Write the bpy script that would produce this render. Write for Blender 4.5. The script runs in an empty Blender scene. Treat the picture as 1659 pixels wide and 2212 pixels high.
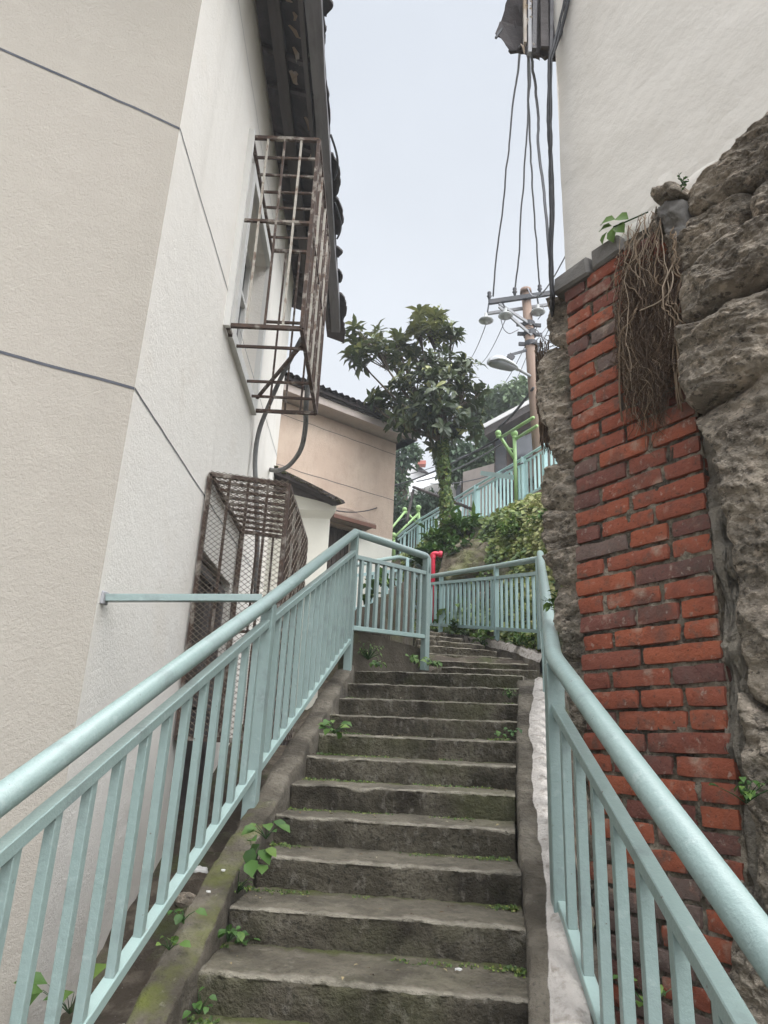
import bpy, math, random
import numpy as np
from mathutils import Vector, Matrix, noise as mnoise
random.seed(7); RNG = np.random.default_rng(7)
SC = bpy.context.scene; COL = SC.collection
PI = math.pi
# ------------------------------------------------------------------ camera (eye at the world origin, +Y up the stairs)
TH = math.radians(18.6); RO = math.radians(2.6); FPX = 1534.0; W0, H0 = 1659.0, 2212.0
FV = np.array([0, math.cos(TH), math.sin(TH)])
R0 = np.array([1.0, 0, 0]); U0 = np.array([0, -math.sin(TH), math.cos(TH)])
RV = math.cos(RO)*R0 + math.sin(RO)*U0; UV = math.cos(RO)*U0 - math.sin(RO)*R0
cam_d = bpy.data.cameras.new('camera'); cam = bpy.data.objects.new('camera', cam_d); COL.objects.link(cam)
cam_d.sensor_fit = 'HORIZONTAL'; cam_d.sensor_width = 36.0; cam_d.lens = 36.0*FPX/W0
cam_d.clip_start = 0.05; cam_d.clip_end = 3000
cam.matrix_world = Matrix(((RV[0], UV[0], -FV[0], 0), (RV[1], UV[1], -FV[1], 0), (RV[2], UV[2], -FV[2], 0), (0, 0, 0, 1)))
SC.camera = cam
# ------------------------------------------------------------------ world: bright overcast sky
SUN_EL, SUN_AZ = math.radians(52), math.radians(135)      # azimuth clockwise from +Y
world = bpy.data.worlds.new('World'); SC.world = world; world.use_nodes = True
wn = world.node_tree; wn.nodes.clear()
def N(nt, t, **k):
    n = nt.nodes.new(t)
    for a, b in k.items(): setattr(n, a, b)
    return n
sky = N(wn, 'ShaderNodeTexSky', sky_type='NISHITA', sun_disc=False, sun_elevation=SUN_EL, sun_rotation=SUN_AZ, dust_density=4.0, air_density=1.0)
geo = N(wn, 'ShaderNodeTexCoord'); sep = N(wn, 'ShaderNodeSeparateXYZ'); wn.links.new(geo.outputs['Generated'], sep.inputs[0])
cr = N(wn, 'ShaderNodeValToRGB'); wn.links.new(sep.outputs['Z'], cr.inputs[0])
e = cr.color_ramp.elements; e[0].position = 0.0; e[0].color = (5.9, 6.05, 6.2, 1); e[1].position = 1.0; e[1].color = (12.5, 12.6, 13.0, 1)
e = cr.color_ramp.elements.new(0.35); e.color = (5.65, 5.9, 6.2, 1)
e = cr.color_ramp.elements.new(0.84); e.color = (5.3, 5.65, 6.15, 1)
cn = N(wn, 'ShaderNodeTexNoise'); cn.inputs['Scale'].default_value = 1.3; cn.inputs['Detail'].default_value = 4; wn.links.new(geo.outputs['Generated'], cn.inputs['Vector'])
cm = N(wn, 'ShaderNodeMapRange'); cm.inputs[1].default_value = .3; cm.inputs[2].default_value = .7; cm.inputs[3].default_value = .91; cm.inputs[4].default_value = 1.08; wn.links.new(cn.outputs[0], cm.inputs[0])
vm = N(wn, 'ShaderNodeVectorMath', operation='SCALE'); wn.links.new(cr.outputs[0], vm.inputs[0]); wn.links.new(cm.outputs[0], vm.inputs['Scale'])
# the cloud layer glows where the sun stands behind it
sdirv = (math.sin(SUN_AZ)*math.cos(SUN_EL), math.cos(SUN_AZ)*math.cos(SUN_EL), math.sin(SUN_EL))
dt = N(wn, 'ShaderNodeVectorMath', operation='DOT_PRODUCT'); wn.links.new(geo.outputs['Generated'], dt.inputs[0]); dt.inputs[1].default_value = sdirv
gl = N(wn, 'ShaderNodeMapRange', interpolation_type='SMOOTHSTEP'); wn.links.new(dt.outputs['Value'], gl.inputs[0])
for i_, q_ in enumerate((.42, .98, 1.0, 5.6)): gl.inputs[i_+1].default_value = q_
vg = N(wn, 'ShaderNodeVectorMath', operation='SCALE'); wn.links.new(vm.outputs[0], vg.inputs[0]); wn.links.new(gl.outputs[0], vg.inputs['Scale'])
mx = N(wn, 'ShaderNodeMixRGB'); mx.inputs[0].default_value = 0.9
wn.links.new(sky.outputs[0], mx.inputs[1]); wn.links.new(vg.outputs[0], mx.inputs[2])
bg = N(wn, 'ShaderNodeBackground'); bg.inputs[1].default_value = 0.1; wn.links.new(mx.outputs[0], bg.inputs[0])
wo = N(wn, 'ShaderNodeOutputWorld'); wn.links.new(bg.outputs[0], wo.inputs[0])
sd = bpy.data.lights.new('sun', 'SUN'); sd.energy = 1.5; sd.angle = math.radians(40); sd.color = (1.0, .965, .92)
sun = bpy.data.objects.new('sun', sd); COL.objects.link(sun)
sdir = Vector((math.sin(SUN_AZ)*math.cos(SUN_EL), math.cos(SUN_AZ)*math.cos(SUN_EL), math.sin(SUN_EL)))
sun.rotation_euler = sdir.to_track_quat('Z', 'Y').to_euler(); sun.location = (0, -3, 30)
SC.view_settings.view_transform = 'Standard'; SC.view_settings.look = 'None'; SC.view_settings.gamma = 1.0
SC.view_settings.exposure = 0.63
# ------------------------------------------------------------------ measuring helpers: a pixel of the 1659x2212 view -> a point on a plane
def ray(x, y): return FV + (x-W0/2)/FPX*RV - (y-H0/2)/FPX*UV
def AY(x, y, v): r = ray(x, y); return r*v/r[1]
def AX(x, y, v): r = ray(x, y); return r*v/r[0]
def AZ(x, y, v): r = ray(x, y); return r*v/r[2]
def APL(x, y, p, d):
    n = np.array([-d[1], d[0], 0]); r = ray(x, y); return r*(p[0]*n[0]+p[1]*n[1])/(r@n)
def ASL(x, y, y0, z0, s):
    r = ray(x, y); return r*(z0-s*y0)/(r[2]-s*r[1])
V = lambda *a: np.array(a[0] if len(a) == 1 else a, float)
def nz(p, s=1.0, o=0.0): return mnoise.noise(Vector((p[0]*s+o, p[1]*s+o*.7, p[2]*s-o*.3)))
def fbm(p, s=1.0, o=0.0, n=4):
    a, t = 1.0, 0.0
    for i in range(n): t += a*nz(p, s, o+i*7.1); a *= .5; s *= 2.1
    return t
def norm(v): v = V(v); return v/(np.linalg.norm(v)+1e-12)
# ------------------------------------------------------------------ mesh builder
class MB:
    def __init__(s): s.v = []; s.f = []; s.t = []; s.m = []; s.a = {}
    def add(s, vs, fs, tint=0.0, m=0):
        b = len(s.v); s.v.extend([tuple(map(float, p)) for p in vs]); s.f.extend([tuple(i+b for i in f) for f in fs])
        s.t.extend([tint]*len(fs)); s.m.extend([m]*len(fs)); return b
    def box(s, c, h, ax=None, tint=0., cham=0., jit=0., m=0):
        c = V(c); ax = [V(1, 0, 0), V(0, 1, 0), V(0, 0, 1)] if ax is None else [V(a) for a in ax]
        if cham <= 0:
            vs = [c + ax[0]*h[0]*i + ax[1]*h[1]*j + ax[2]*h[2]*k for i in (-1, 1) for j in (-1, 1) for k in (-1, 1)]
            if jit: vs = [p + np.array([random.uniform(-jit, jit) for _ in range(3)]) for p in vs]
            s.add(vs, [(0, 1, 3, 2), (4, 6, 7, 5), (0, 4, 5, 1), (2, 3, 7, 6), (0, 2, 6, 4), (1, 5, 7, 3)], tint, m); return
        vs = []; idx = {}
        for i in (-1, 1):
            for j in (-1, 1):
                for k in (-1, 1):
                    sg = (i, j, k); jj = np.array([random.uniform(-jit, jit) for _ in range(3)]) if jit else 0
                    for q in range(3):
                        hh = [h[0]-cham, h[1]-cham, h[2]-cham]; hh[q] = h[q]
                        idx[(sg, q)] = len(vs); vs.append(c+ax[0]*hh[0]*i+ax[1]*hh[1]*j+ax[2]*hh[2]*k+jj)
        fs = []
        S = [(-1, -1), (1, -1), (1, 1), (-1, 1)]
        for q in range(3):
            o = [r for r in range(3) if r != q]
            for sgn in (-1, 1):
                f = []
                for a, b in S:
                    t = [0, 0, 0]; t[q] = sgn; t[o[0]] = a; t[o[1]] = b; f.append(idx[(tuple(t), q)])
                fs.append(tuple(f if (sgn == 1) == (q != 1) else f[::-1]))
            for a in (-1, 1):      # edges parallel to axis q
                for b in (-1, 1):
                    t1 = [0, 0, 0]; t2 = [0, 0, 0]; t1[q] = -1; t2[q] = 1
                    for t in (t1, t2): t[o[0]] = a; t[o[1]] = b
                    t1 = tuple(t1); t2 = tuple(t2)
                    fs.append((idx[(t1, o[0])], idx[(t2, o[0])], idx[(t2, o[1])], idx[(t1, o[1])]))
        for i in (-1, 1):
            for j in (-1, 1):
                for k in (-1, 1): fs.append((idx[((i, j, k), 0)], idx[((i, j, k), 1)], idx[((i, j, k), 2)]))
        s.add(vs, fs, tint, m)
    def bar(s, p, q, w, h, up=(0, 0, 1), tint=0., cham=0.):
        p = V(p); q = V(q); d = norm(q-p); sd_ = norm(np.cross(d, V(up))); u = np.cross(sd_, d)
        s.box((p+q)/2, (np.linalg.norm(q-p)/2, w/2, h/2), (d, sd_, u), tint, cham)
    def tube(s, pts, r, n=10, tint=0., closed=False):
        pts = [V(p) for p in pts]; m = len(pts); rs = r if hasattr(r, '__len__') else [r]*m
        ring = []; prev = None
        for i, p in enumerate(pts):
            d = norm(pts[min(i+1, m-1)]-pts[max(i-1, 0)])
            if prev is None: a = norm(np.cross(d, V(0, 0, 1) if abs(d[2]) < .9 else V(1, 0, 0)))
            else: a = norm(prev - d*(prev@d))
            prev = a; b = np.cross(d, a)
            k = 1.0
            if 0 < i < m-1:
                c = norm(pts[i]-pts[i-1])@norm(pts[i+1]-pts[i]); k = 1/max(.6, math.sqrt(max(0, (1+c)/2)))
            ring += [p + rs[i]*(a*math.cos(2*PI*j/n)+b*math.sin(2*PI*j/n))*(k if 0 < i < m-1 and k > 1.02 else 1) for j in range(n)]
        fs = [(i*n+j, i*n+(j+1) % n, (i+1)*n+(j+1) % n, (i+1)*n+j) for i in range(m-1) for j in range(n)]
        fs += [tuple(range(n))[::-1], tuple((m-1)*n+j for j in range(n))]
        s.add(ring, fs, tint)
    def grid(s, P, tint=0., m=0):       # P[i][j] points
        a = len(P); b = len(P[0]); vs = [p for r in P for p in r]
        s.add(vs, [(i*b+j, (i+1)*b+j, (i+1)*b+j+1, i*b+j+1) for i in range(a-1) for j in range(b-1)], tint, m)
    def sphere(s, c, r, n=14, tint=0.):
        c = V(c); r = V(r, r, r) if not hasattr(r, '__len__') else V(r)
        s.grid([[c + r*V(math.sin(PI*i/n)*math.cos(2*PI*j/n), math.sin(PI*i/n)*math.sin(2*PI*j/n), math.cos(PI*i/n)) for j in range(n+1)] for i in range(n+1)], tint)
    def prism(s, poly, ext, tint=0.):   # poly list of 3D points, extruded by ext
        n = len(poly); poly = [V(p) for p in poly]; ext = V(ext)
        s.add(poly + [p+ext for p in poly], [tuple(range(n)), tuple(range(2*n-1, n-1, -1))] + [(i, (i+1) % n+0, (i+1) % n+n, i+n) for i in range(n)], tint)
    def build(s, name, mat, parent=None, smooth=False, base=None, attrs=None, kind=None):
        me = bpy.data.meshes.new(name)
        off = V(parent.location) if parent is not None and parent.parent is None else V(0, 0, 0)
        if parent is not None and parent.parent is not None: off = V(parent.parent.location)
        if parent is not None and parent.parent is not None and parent.parent.parent is not None: off = off
        if parent is None and base is not None: off = V(base)
        vs = (np.array(s.v)-off)
        me.from_pydata([tuple(p) for p in vs], [], s.f)
        for mm in (mat if isinstance(mat, (list, tuple)) else [mat]): me.materials.append(mm)
        if isinstance(mat, (list, tuple)): me.polygons.foreach_set('material_index', s.m)
        if any(s.t):
            at = me.attributes.new('tint', 'FLOAT', 'FACE'); at.data.foreach_set('value', s.t)
        for k, vals in (attrs or {}).items():
            at = me.attributes.new(k, 'FLOAT', 'POINT'); at.data.foreach_set('value', list(map(float, vals)))
        if smooth: me.polygons.foreach_set('use_smooth', [True]*len(me.polygons))
        me.update()
        o = bpy.data.objects.new(name, me); COL.objects.link(o)
        if parent is not None:
            o.parent = parent
        elif base is not None: o.location = base
        if kind: o['kind'] = kind
        return o
def thing(name, label, cat, loc=(0, 0, 0), group=None):
    o = bpy.data.objects.new(name, None); COL.objects.link(o); o.location = tuple(map(float, loc)); o.empty_display_size = .1
    o['label'] = label; o['category'] = cat
    if group: o['group'] = group
    return o
def tag(o, label, cat, group=None, kind=None):
    o['label'] = label; o['category'] = cat
    if group: o['group'] = group
    if kind: o['kind'] = kind
    return o
# ------------------------------------------------------------------ materials
def mat(name, col, rough=.85, layers=(), bump=(), tint=None, metal=0., spec=.3, trans=0., attr=()):
    m = bpy.data.materials.new(name); m.use_nodes = True; nt = m.node_tree; nt.nodes.clear()
    out = N(nt, 'ShaderNodeOutputMaterial'); b = N(nt, 'ShaderNodeBsdfPrincipled'); nt.links.new(b.outputs[0], out.inputs[0])
    b.inputs['Roughness'].default_value = rough; b.inputs['Metallic'].default_value = metal; b.inputs['Specular IOR Level'].default_value = spec
    g = N(nt, 'ShaderNodeNewGeometry'); pos = g.outputs['Position']
    def noi(scale, detail=6, stretch=None, dist=0.0, rough=.6):
        n = N(nt, 'ShaderNodeTexNoise'); n.inputs['Scale'].default_value = scale; n.inputs['Detail'].default_value = detail
        n.inputs['Roughness'].default_value = rough; n.inputs['Distortion'].default_value = dist
        if stretch:
            mp = N(nt, 'ShaderNodeVectorMath', operation='MULTIPLY'); mp.inputs[1].default_value = stretch; nt.links.new(pos, mp.inputs[0]); nt.links.new(mp.outputs[0], n.inputs['Vector'])
        else: nt.links.new(pos, n.inputs['Vector'])
        return n.outputs['Fac']
    rgb = N(nt, 'ShaderNodeRGB'); rgb.outputs[0].default_value = (*col, 1); cur = rgb.outputs[0]
    def mixc(fac, c2, mode='MIX'):
        nonlocal cur
        x = N(nt, 'ShaderNodeMixRGB', blend_type=mode)
        if isinstance(fac, float): x.inputs[0].default_value = fac
        else: nt.links.new(fac, x.inputs[0])
        nt.links.new(cur, x.inputs[1])
        if isinstance(c2, tuple): x.inputs[2].default_value = (*c2, 1)
        else: nt.links.new(c2, x.inputs[2])
        cur = x.outputs[0]
    def rng(src, lo, hi, a=0., z=1.):
        r = N(nt, 'ShaderNodeMapRange'); nt.links.new(src, r.inputs[0])
        for i, q in enumerate((lo, hi, a, z)): r.inputs[i+1].default_value = q
        return r.outputs[0]
    def math_(op, a, b_):
        r = N(nt, 'ShaderNodeMath', operation=op)
        for i, q in enumerate((a, b_)):
            if isinstance(q, (int, float)): r.inputs[i].default_value = q
            else: nt.links.new(q, r.inputs[i])
        return r.outputs[0]
    if tint:                                   # tint: list of (stop, colour) across the face attribute
        at = N(nt, 'ShaderNodeAttribute'); at.attribute_name = 'tint'
        c = N(nt, 'ShaderNodeValToRGB'); nt.links.new(at.outputs['Fac'], c.inputs[0])
        while len(c.color_ramp.elements) < len(tint): c.color_ramp.elements.new(.5)
        for el, (p_, cc) in zip(c.color_ramp.elements, tint): el.position = p_; el.color = (*cc, 1)
        cur = c.outputs[0]
    for L in layers:
        c2, sc, lo, hi, f = L[:5]; st = L[5] if len(L) > 5 else None; dt = L[6] if len(L) > 6 else 6
        mixc(rng(noi(sc, dt, st), lo, hi, 0., f), c2)
    for nm, c2, lo, hi, f, ns, na in attr:      # painted-on by a vertex attribute, its edge broken by noise
        at = N(nt, 'ShaderNodeAttribute'); at.attribute_name = nm
        v = math_('ADD', at.outputs['Fac'], math_('MULTIPLY', math_('SUBTRACT', noi(ns), .5), na))
        mixc(rng(v, lo, hi, 0., f), c2)
    nt.links.new(cur, b.inputs['Base Color'])
    h = None
    for sc, amt, *r in bump:
        x = math_('MULTIPLY', noi(sc, 8, r[0] if r else None), amt)
        h = x if h is None else math_('ADD', h, x)
    if h is not None:
        bp = N(nt, 'ShaderNodeBump'); bp.inputs['Distance'].default_value = 1.0; bp.inputs['Strength'].default_value = 1.0
        nt.links.new(h, bp.inputs['Height']); nt.links.new(bp.outputs[0], b.inputs['Normal'])
    if trans:
        tr = N(nt, 'ShaderNodeBsdfTranslucent'); nt.links.new(cur, tr.inputs[0]); ms = N(nt, 'ShaderNodeMixShader'); ms.inputs[0].default_value = trans
        nt.links.new(b.outputs[0], ms.inputs[1]); nt.links.new(tr.outputs[0], ms.inputs[2]); nt.links.new(ms.outputs[0], out.inputs[0])
    return m
M = {}
M['stucco'] = mat('stucco', (.745, .71, .655), .9, [((.70, .66, .595), .7, .35, .75, .6), ((.72, .69, .64), 3, .4, .7, .35, (1, 1, .25)), ((.60, .565, .51), 2.2, .56, .74, .5, (1, 1, .10)), ((.66, .60, .52), 1.1, .58, .75, .5)], [(9, .007), (55, .0045), (150, .002)])
M['stucco_shaded'] = mat('stucco_shaded', (.385, .350, .302), .9, [((.365, .335, .285), .8, .35, .75, .6), ((.44, .405, .35), 5, .5, .8, .4), ((.35, .32, .275), 2.5, .55, .72, .5, (1, 1, .12))], [(9, .006), (55, .0055), (150, .0035)])  # same cream stucco, with the front wall's shade put into its colour
M['groove'] = mat('groove', (.07, .075, .09), .9, [((.14, .14, .15), 9, .4, .8, .7)])
M['white_wall'] = mat('white_wall', (.69, .65, .59), .9, [((.62, .58, .52), .9, .4, .8, .5), ((.52, .48, .42), 7, .64, .8, .25), ((.56, .52, .46), 1.6, .54, .72, .55, (1, 1, .35)), ((.28, .25, .21), 34, .71, .74, .8)], [(2.5, .008), (14, .004), (90, .0008)])
M['cream'] = mat('cream', (.72, .70, .62), .9, [((.62, .60, .53), 2, .45, .8, .5)], [(12, .003)])
M['pink'] = mat('pink', (.49, .375, .295), .95, [((.57, .46, .365), 1.3, .4, .65, .7), ((.38, .275, .215), 4, .5, .75, .55, (1, 1, .5)), ((.42, .33, .27), 14, .5, .8, .5, (1, 1, .35))], [(30, .01), (90, .005)])
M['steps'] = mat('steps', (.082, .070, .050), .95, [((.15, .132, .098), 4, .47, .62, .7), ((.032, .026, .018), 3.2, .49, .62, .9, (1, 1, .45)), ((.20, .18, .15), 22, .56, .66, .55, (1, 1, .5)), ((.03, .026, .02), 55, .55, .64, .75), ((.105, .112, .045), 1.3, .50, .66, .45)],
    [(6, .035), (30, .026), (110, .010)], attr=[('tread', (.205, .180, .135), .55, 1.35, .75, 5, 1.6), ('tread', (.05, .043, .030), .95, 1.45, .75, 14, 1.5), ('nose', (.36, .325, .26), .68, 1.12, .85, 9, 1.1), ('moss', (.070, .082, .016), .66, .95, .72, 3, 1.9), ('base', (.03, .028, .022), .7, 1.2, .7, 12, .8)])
M['kerb'] = mat('kerb', (.112, .096, .073), .95, [((.185, .162, .128), 5, .46, .62, .75), ((.038, .031, .022), 2.6, .47, .62, .8), ((.3, .28, .25), 30, .64, .70, .5), ((.04, .035, .028), 60, .57, .68, .6)], [(8, .03), (40, .016), (130, .005)],
    attr=[('white', (.50, .46, .42), .42, .58, .92, 6, .9), ('whited', (.24, .21, .175), .74, 1.02, .85, 16, 1.5), ('moss', (.105, .12, .018), .62, .92, .85, 3, 1.6)])
M['wallmoss'] = mat('wallmoss', (.07, .058, .042), .95, [((.14, .12, .095), 5, .45, .7, .6), ((.05, .065, .012), 1.6, .5, .66, .8), ((.03, .026, .02), 4, .5, .7, .7, (1, 1, .4))], [(8, .02), (50, .008)])
M['teal'] = mat('teal', (.235, .310, .290), .30, [((.265, .33, .315), 3, .4, .7, .5), ((.16, .20, .19), 6, .56, .70, .55), ((.33, .39, .375), 18, .60, .68, .5), ((.10, .075, .055), 38, .69, .72, .9)], [(12, .003), (45, .002), (160, .0008)], spec=.5)
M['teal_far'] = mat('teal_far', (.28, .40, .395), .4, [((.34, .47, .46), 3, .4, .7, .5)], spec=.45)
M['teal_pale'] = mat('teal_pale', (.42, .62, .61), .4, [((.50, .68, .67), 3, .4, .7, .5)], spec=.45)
M['teal_edge'] = mat('teal_edge', (.29, .385, .36), .35, [((.33, .12, .05), 9, .66, .74, .8), ((.28, .42, .39), 20, .6, .75, .5)], [(60, .001)], spec=.5)
M['green_paint'] = mat('green_paint', (.27, .43, .16), .45, [((.34, .50, .24), 4, .4, .7, .5), ((.16, .20, .10), 14, .58, .7, .6)], spec=.4)
M['rust'] = mat('rust', (.075, .052, .042), .85, [((.13, .075, .05), 12, .5, .7, .7), ((.34, .31, .27), 7, .53, .62, .75), ((.03, .022, .018), 30, .5, .8, .6)], [(90, .002)])
M['rust_white'] = mat('rust_white', (.42, .39, .34), .8, [((.12, .06, .035), 8, .52, .62, .85), ((.25, .22, .19), 30, .5, .8, .6)], [(90, .002)])
M['wire'] = mat('wire', (.20, .165, .13), .8, [((.09, .05, .035), 6, .5, .7, .8)])
M['frame_white'] = mat('frame_white', (.62, .61, .58), .6, [((.5, .48, .44), 6, .5, .8, .5)])
M['glass'] = mat('glass', (.03, .035, .045), .12, [((.08, .08, .09), 2, .4, .7, .5)], spec=.6)
M['dark'] = mat('dark', (.045, .036, .030), .9, [((.09, .065, .05), 3, .4, .7, .7, (1, 1, .4))], [(20, .01)])
M['wood'] = mat('wood', (.085, .075, .072), .85, [((.14, .125, .12), 3, .4, .7, .7, (1, .15, 1)), ((.04, .036, .034), 9, .5, .75, .6, (1, .2, 1))], [(22, .008, (1, .12, 1))])
M['wood_grey'] = mat('wood_grey', (.15, .145, .15), .85, [((.22, .21, .21), 3, .4, .7, .7, (1, .15, 1)), ((.07, .06, .06), 9, .5, .75, .6, (1, .2, 1))], [(22, .008, (1, .12, 1))])
M['tile'] = mat('tile', (.055, .048, .047), .9, [((.09, .075, .07), 8, .45, .7, .6), ((.14, .13, .10), 20, .6, .75, .5)], [(25, .006)])
M['fascia'] = mat('fascia', (.42, .36, .32), .85, [((.30, .25, .22), 6, .5, .75, .5)], [(20, .003)])
M['brick'] = mat('brick', (.3, .07, .03), .9, [((.10, .035, .028), 9, .52, .74, .6), ((.30, .11, .07), 24, .55, .75, .35), ((.085, .062, .052), 3.5, .54, .68, .7), ((.03, .022, .02), 60, .60, .68, .6), ((.34, .27, .21), 6, .57, .68, .6), ((.40, .33, .27), 28, .61, .69, .5), ((.10, .075, .06), 15, .57, .68, .6)],
    [(10, .010), (45, .006), (150, .002)], tint=[(0, (.21, .058, .034)), (.3, (.30, .086, .044)), (.55, (.235, .070, .042)), (.75, (.135, .055, .044)), (1., (.14, .10, .084))])
M['mortar'] = mat('mortar', (.19, .158, .115), .95, [((.36, .31, .24), 7, .50, .60, .8), ((.04, .033, .025), 5, .46, .6, .85), ((.03, .025, .02), 40, .55, .65, .6)], [(20, .05), (90, .02)])
M['rock'] = mat('rock', (.25, .213, .168), .95, [((.41, .345, .27), 5, .46, .58, .85), ((.13, .105, .08), 3, .53, .63, .7, (1, 1, 1.5)), ((.62, .51, .40), 16, .55, .63, .65, (1, 1, 1.7)), ((.06, .05, .04), 24, .56, .63, .75, (1, 1, 1.7)), ((.45, .38, .30), 55, .57, .64, .6), ((.10, .10, .045), 2.2, .56, .70, .5)], [(7, .04, (1, 1, 1.4)), (24, .045, (1, 1, 1.4)), (70, .02)],
    attr=[('red', (.27, .085, .055), .28, .5, .85, 14, .6)])
M['coping'] = mat('coping', (.15, .14, .128), .9, [((.21, .195, .18), 5, .45, .7, .6), ((.07, .06, .05), 12, .55, .75, .6)], [(15, .006), (80, .003)])
M['soil'] = mat('soil', (.07, .055, .04), 1., [((.15, .125, .095), 8, .50, .62, .8), ((.06, .08, .02), 2.5, .52, .64, .6), ((.04, .032, .025), 3, .5, .7, .7), ((.30, .28, .25), 25, .68, .72, .7)], [(7, .05), (30, .03), (120, .006)])
M['hill'] = mat('hill', (.09, .075, .05), 1., [((.045, .06, .018), 2, .45, .6, .8), ((.24, .22, .17), 1.1, .52, .62, .8), ((.05, .04, .03), 6, .5, .7, .6)], [(4, .10), (20, .04)])
M['rockface'] = mat('rockface', (.105, .088, .06), .95, [((.20, .175, .125), 3, .5, .6, .7), ((.06, .05, .035), 5, .5, .62, .8, (1, 1, .4)), ((.11, .125, .04), 1.7, .48, .62, .7)], [(5, .05), (30, .02)])
LG = lambda a, b, c: [(0, a), (.5, b), (1., c)]
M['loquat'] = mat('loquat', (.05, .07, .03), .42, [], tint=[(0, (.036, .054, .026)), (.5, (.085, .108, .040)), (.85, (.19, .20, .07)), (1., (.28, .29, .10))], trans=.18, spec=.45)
M['leaf'] = mat('leaf', (.05, .09, .02), .5, [], tint=LG((.030, .07, .02), (.065, .135, .03), (.14, .22, .045)), trans=.25)
M['ivy'] = mat('ivy', (.05, .09, .02), .5, [], tint=[(0, (.035, .065, .018)), (.45, (.085, .14, .035)), (.8, (.19, .23, .05)), (1., (.27, .27, .10))], trans=.22)
M['farleaf'] = mat('farleaf', (.06, .1, .04), .6, [], tint=LG((.06, .10, .06), (.10, .15, .08), (.15, .20, .10)), trans=.25)
M['bark'] = mat('bark', (.11, .085, .06), .95, [((.06, .05, .035), 8, .45, .7, .7, (1, 1, .3))], [(25, .02, (1, 1, .3))])
M['vine'] = mat('vine', (.26, .19, .125), .9, tint=[(0, (.035, .022, .015)), (.4, (.10, .065, .042)), (.8, (.24, .175, .115)), (1., (.38, .30, .22))], layers=[((.08, .055, .04), 20, .5, .8, .5)])
M['pole'] = mat('pole', (.27, .19, .145), .9, [((.20, .145, .115), 3, .45, .7, .6, (1, 1, .3)), ((.20, .15, .13), 10, .55, .75, .5)], [(30, .004)])
M['steel_dark'] = mat('steel_dark', (.06, .062, .068), .6, [((.12, .09, .08), 8, .5, .8, .5)])
M['steel'] = mat('steel', (.32, .32, .33), .5, [((.2, .17, .15), 8, .55, .8, .5)])
M['porcelain'] = mat('porcelain', (.36, .37, .36), .25, [((.35, .33, .3), 9, .5, .8, .5)], spec=.6)
M['cable'] = mat('cable', (.035, .035, .038), .6, [((.10, .10, .10), 20, .5, .75, .5)])
M['wire_grey'] = mat('wire_grey', (.16, .16, .17), .6)
M['hose'] = mat('hose', (.16, .16, .155), .7, [((.07, .07, .07), 12, .45, .7, .7), ((.28, .28, .26), 30, .55, .75, .5)], [(60, .004)])
M['lamp_grey'] = mat('lamp_grey', (.42, .43, .43), .45)
M['lamp_glass'] = mat('lamp_glass', (.22, .23, .24), .15, spec=.6)
M['red_paint'] = mat('red_paint', (.55, .02, .05), .4, [((.40, .02, .04), 9, .5, .8, .5)], spec=.5)
M['pale_house'] = mat('pale_house', (.58, .57, .56), .9, [((.45, .44, .43), 1, .45, .75, .5)])
M['brownwall'] = mat('brownwall', (.13, .095, .08), .9, [((.20, .16, .14), 2, .5, .7, .5)])
M['debris'] = mat('debris', (.33, .26, .19), .9, [((.5, .46, .42), 2, .5, .6, .8)])
M['path'] = mat('path', (.22, .21, .19), .95, [((.15, .14, .13), 3, .45, .7, .6)], [(20, .01)])
# ================================================================== THE SETTING
def sheet(name, kind, P, mt, smooth=True):
    mb = MB(); mb.grid(P); o = mb.build(name, mt, smooth=smooth); o['kind'] = kind; return o
SL = .414; R = .145; T = .35; HK = 5.35
def zst(y): return -.776 + SL*(y-2.86)               # the nose line of the lower flight
mb = MB(); mb.grid([[(x, y, -3.2) for y in (-600, -30, 0, 30, 900)] for x in (-700, -20, 0, 20, 700)]); o = mb.build('ground', M['soil']); o['kind'] = 'structure'
# soil bank between the left house and the stairs
def soilz(x, y): 
    zw = -1.30+.30*(y-4.26); return zw + .04*(x+1.5) + (.10*fbm((x, y, 0), 1.7)+.05*fbm((x, y, 3), 6))
P = [[(x, y, soilz(x, y) if y < 7 else soilz(x, 7)+(y-7)*.34+.05*fbm((x, y, 0), 2)) for y in np.arange(-2, 11.6, .12)] for x in np.arange(-1.72, .5, .09)]
P = [[(p[0], p[1], min(p[2], zst(p[1])-.30)) if p[0] > -1.0-.0*p[1] else p for p in r] for r in P]
sheet('soil_bank', 'structure', P, M['soil'])
P = [[(x, y, zst(y)-.42+.06*fbm((x, y, 0), 2.5)+.03*fbm((x, y, 5), 8)) for y in np.arange(-2, 8.4, .15)] for x in np.arange(.45, 2.9, .15)]
sheet('soil_strip', 'structure', P, M['soil'])
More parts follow.
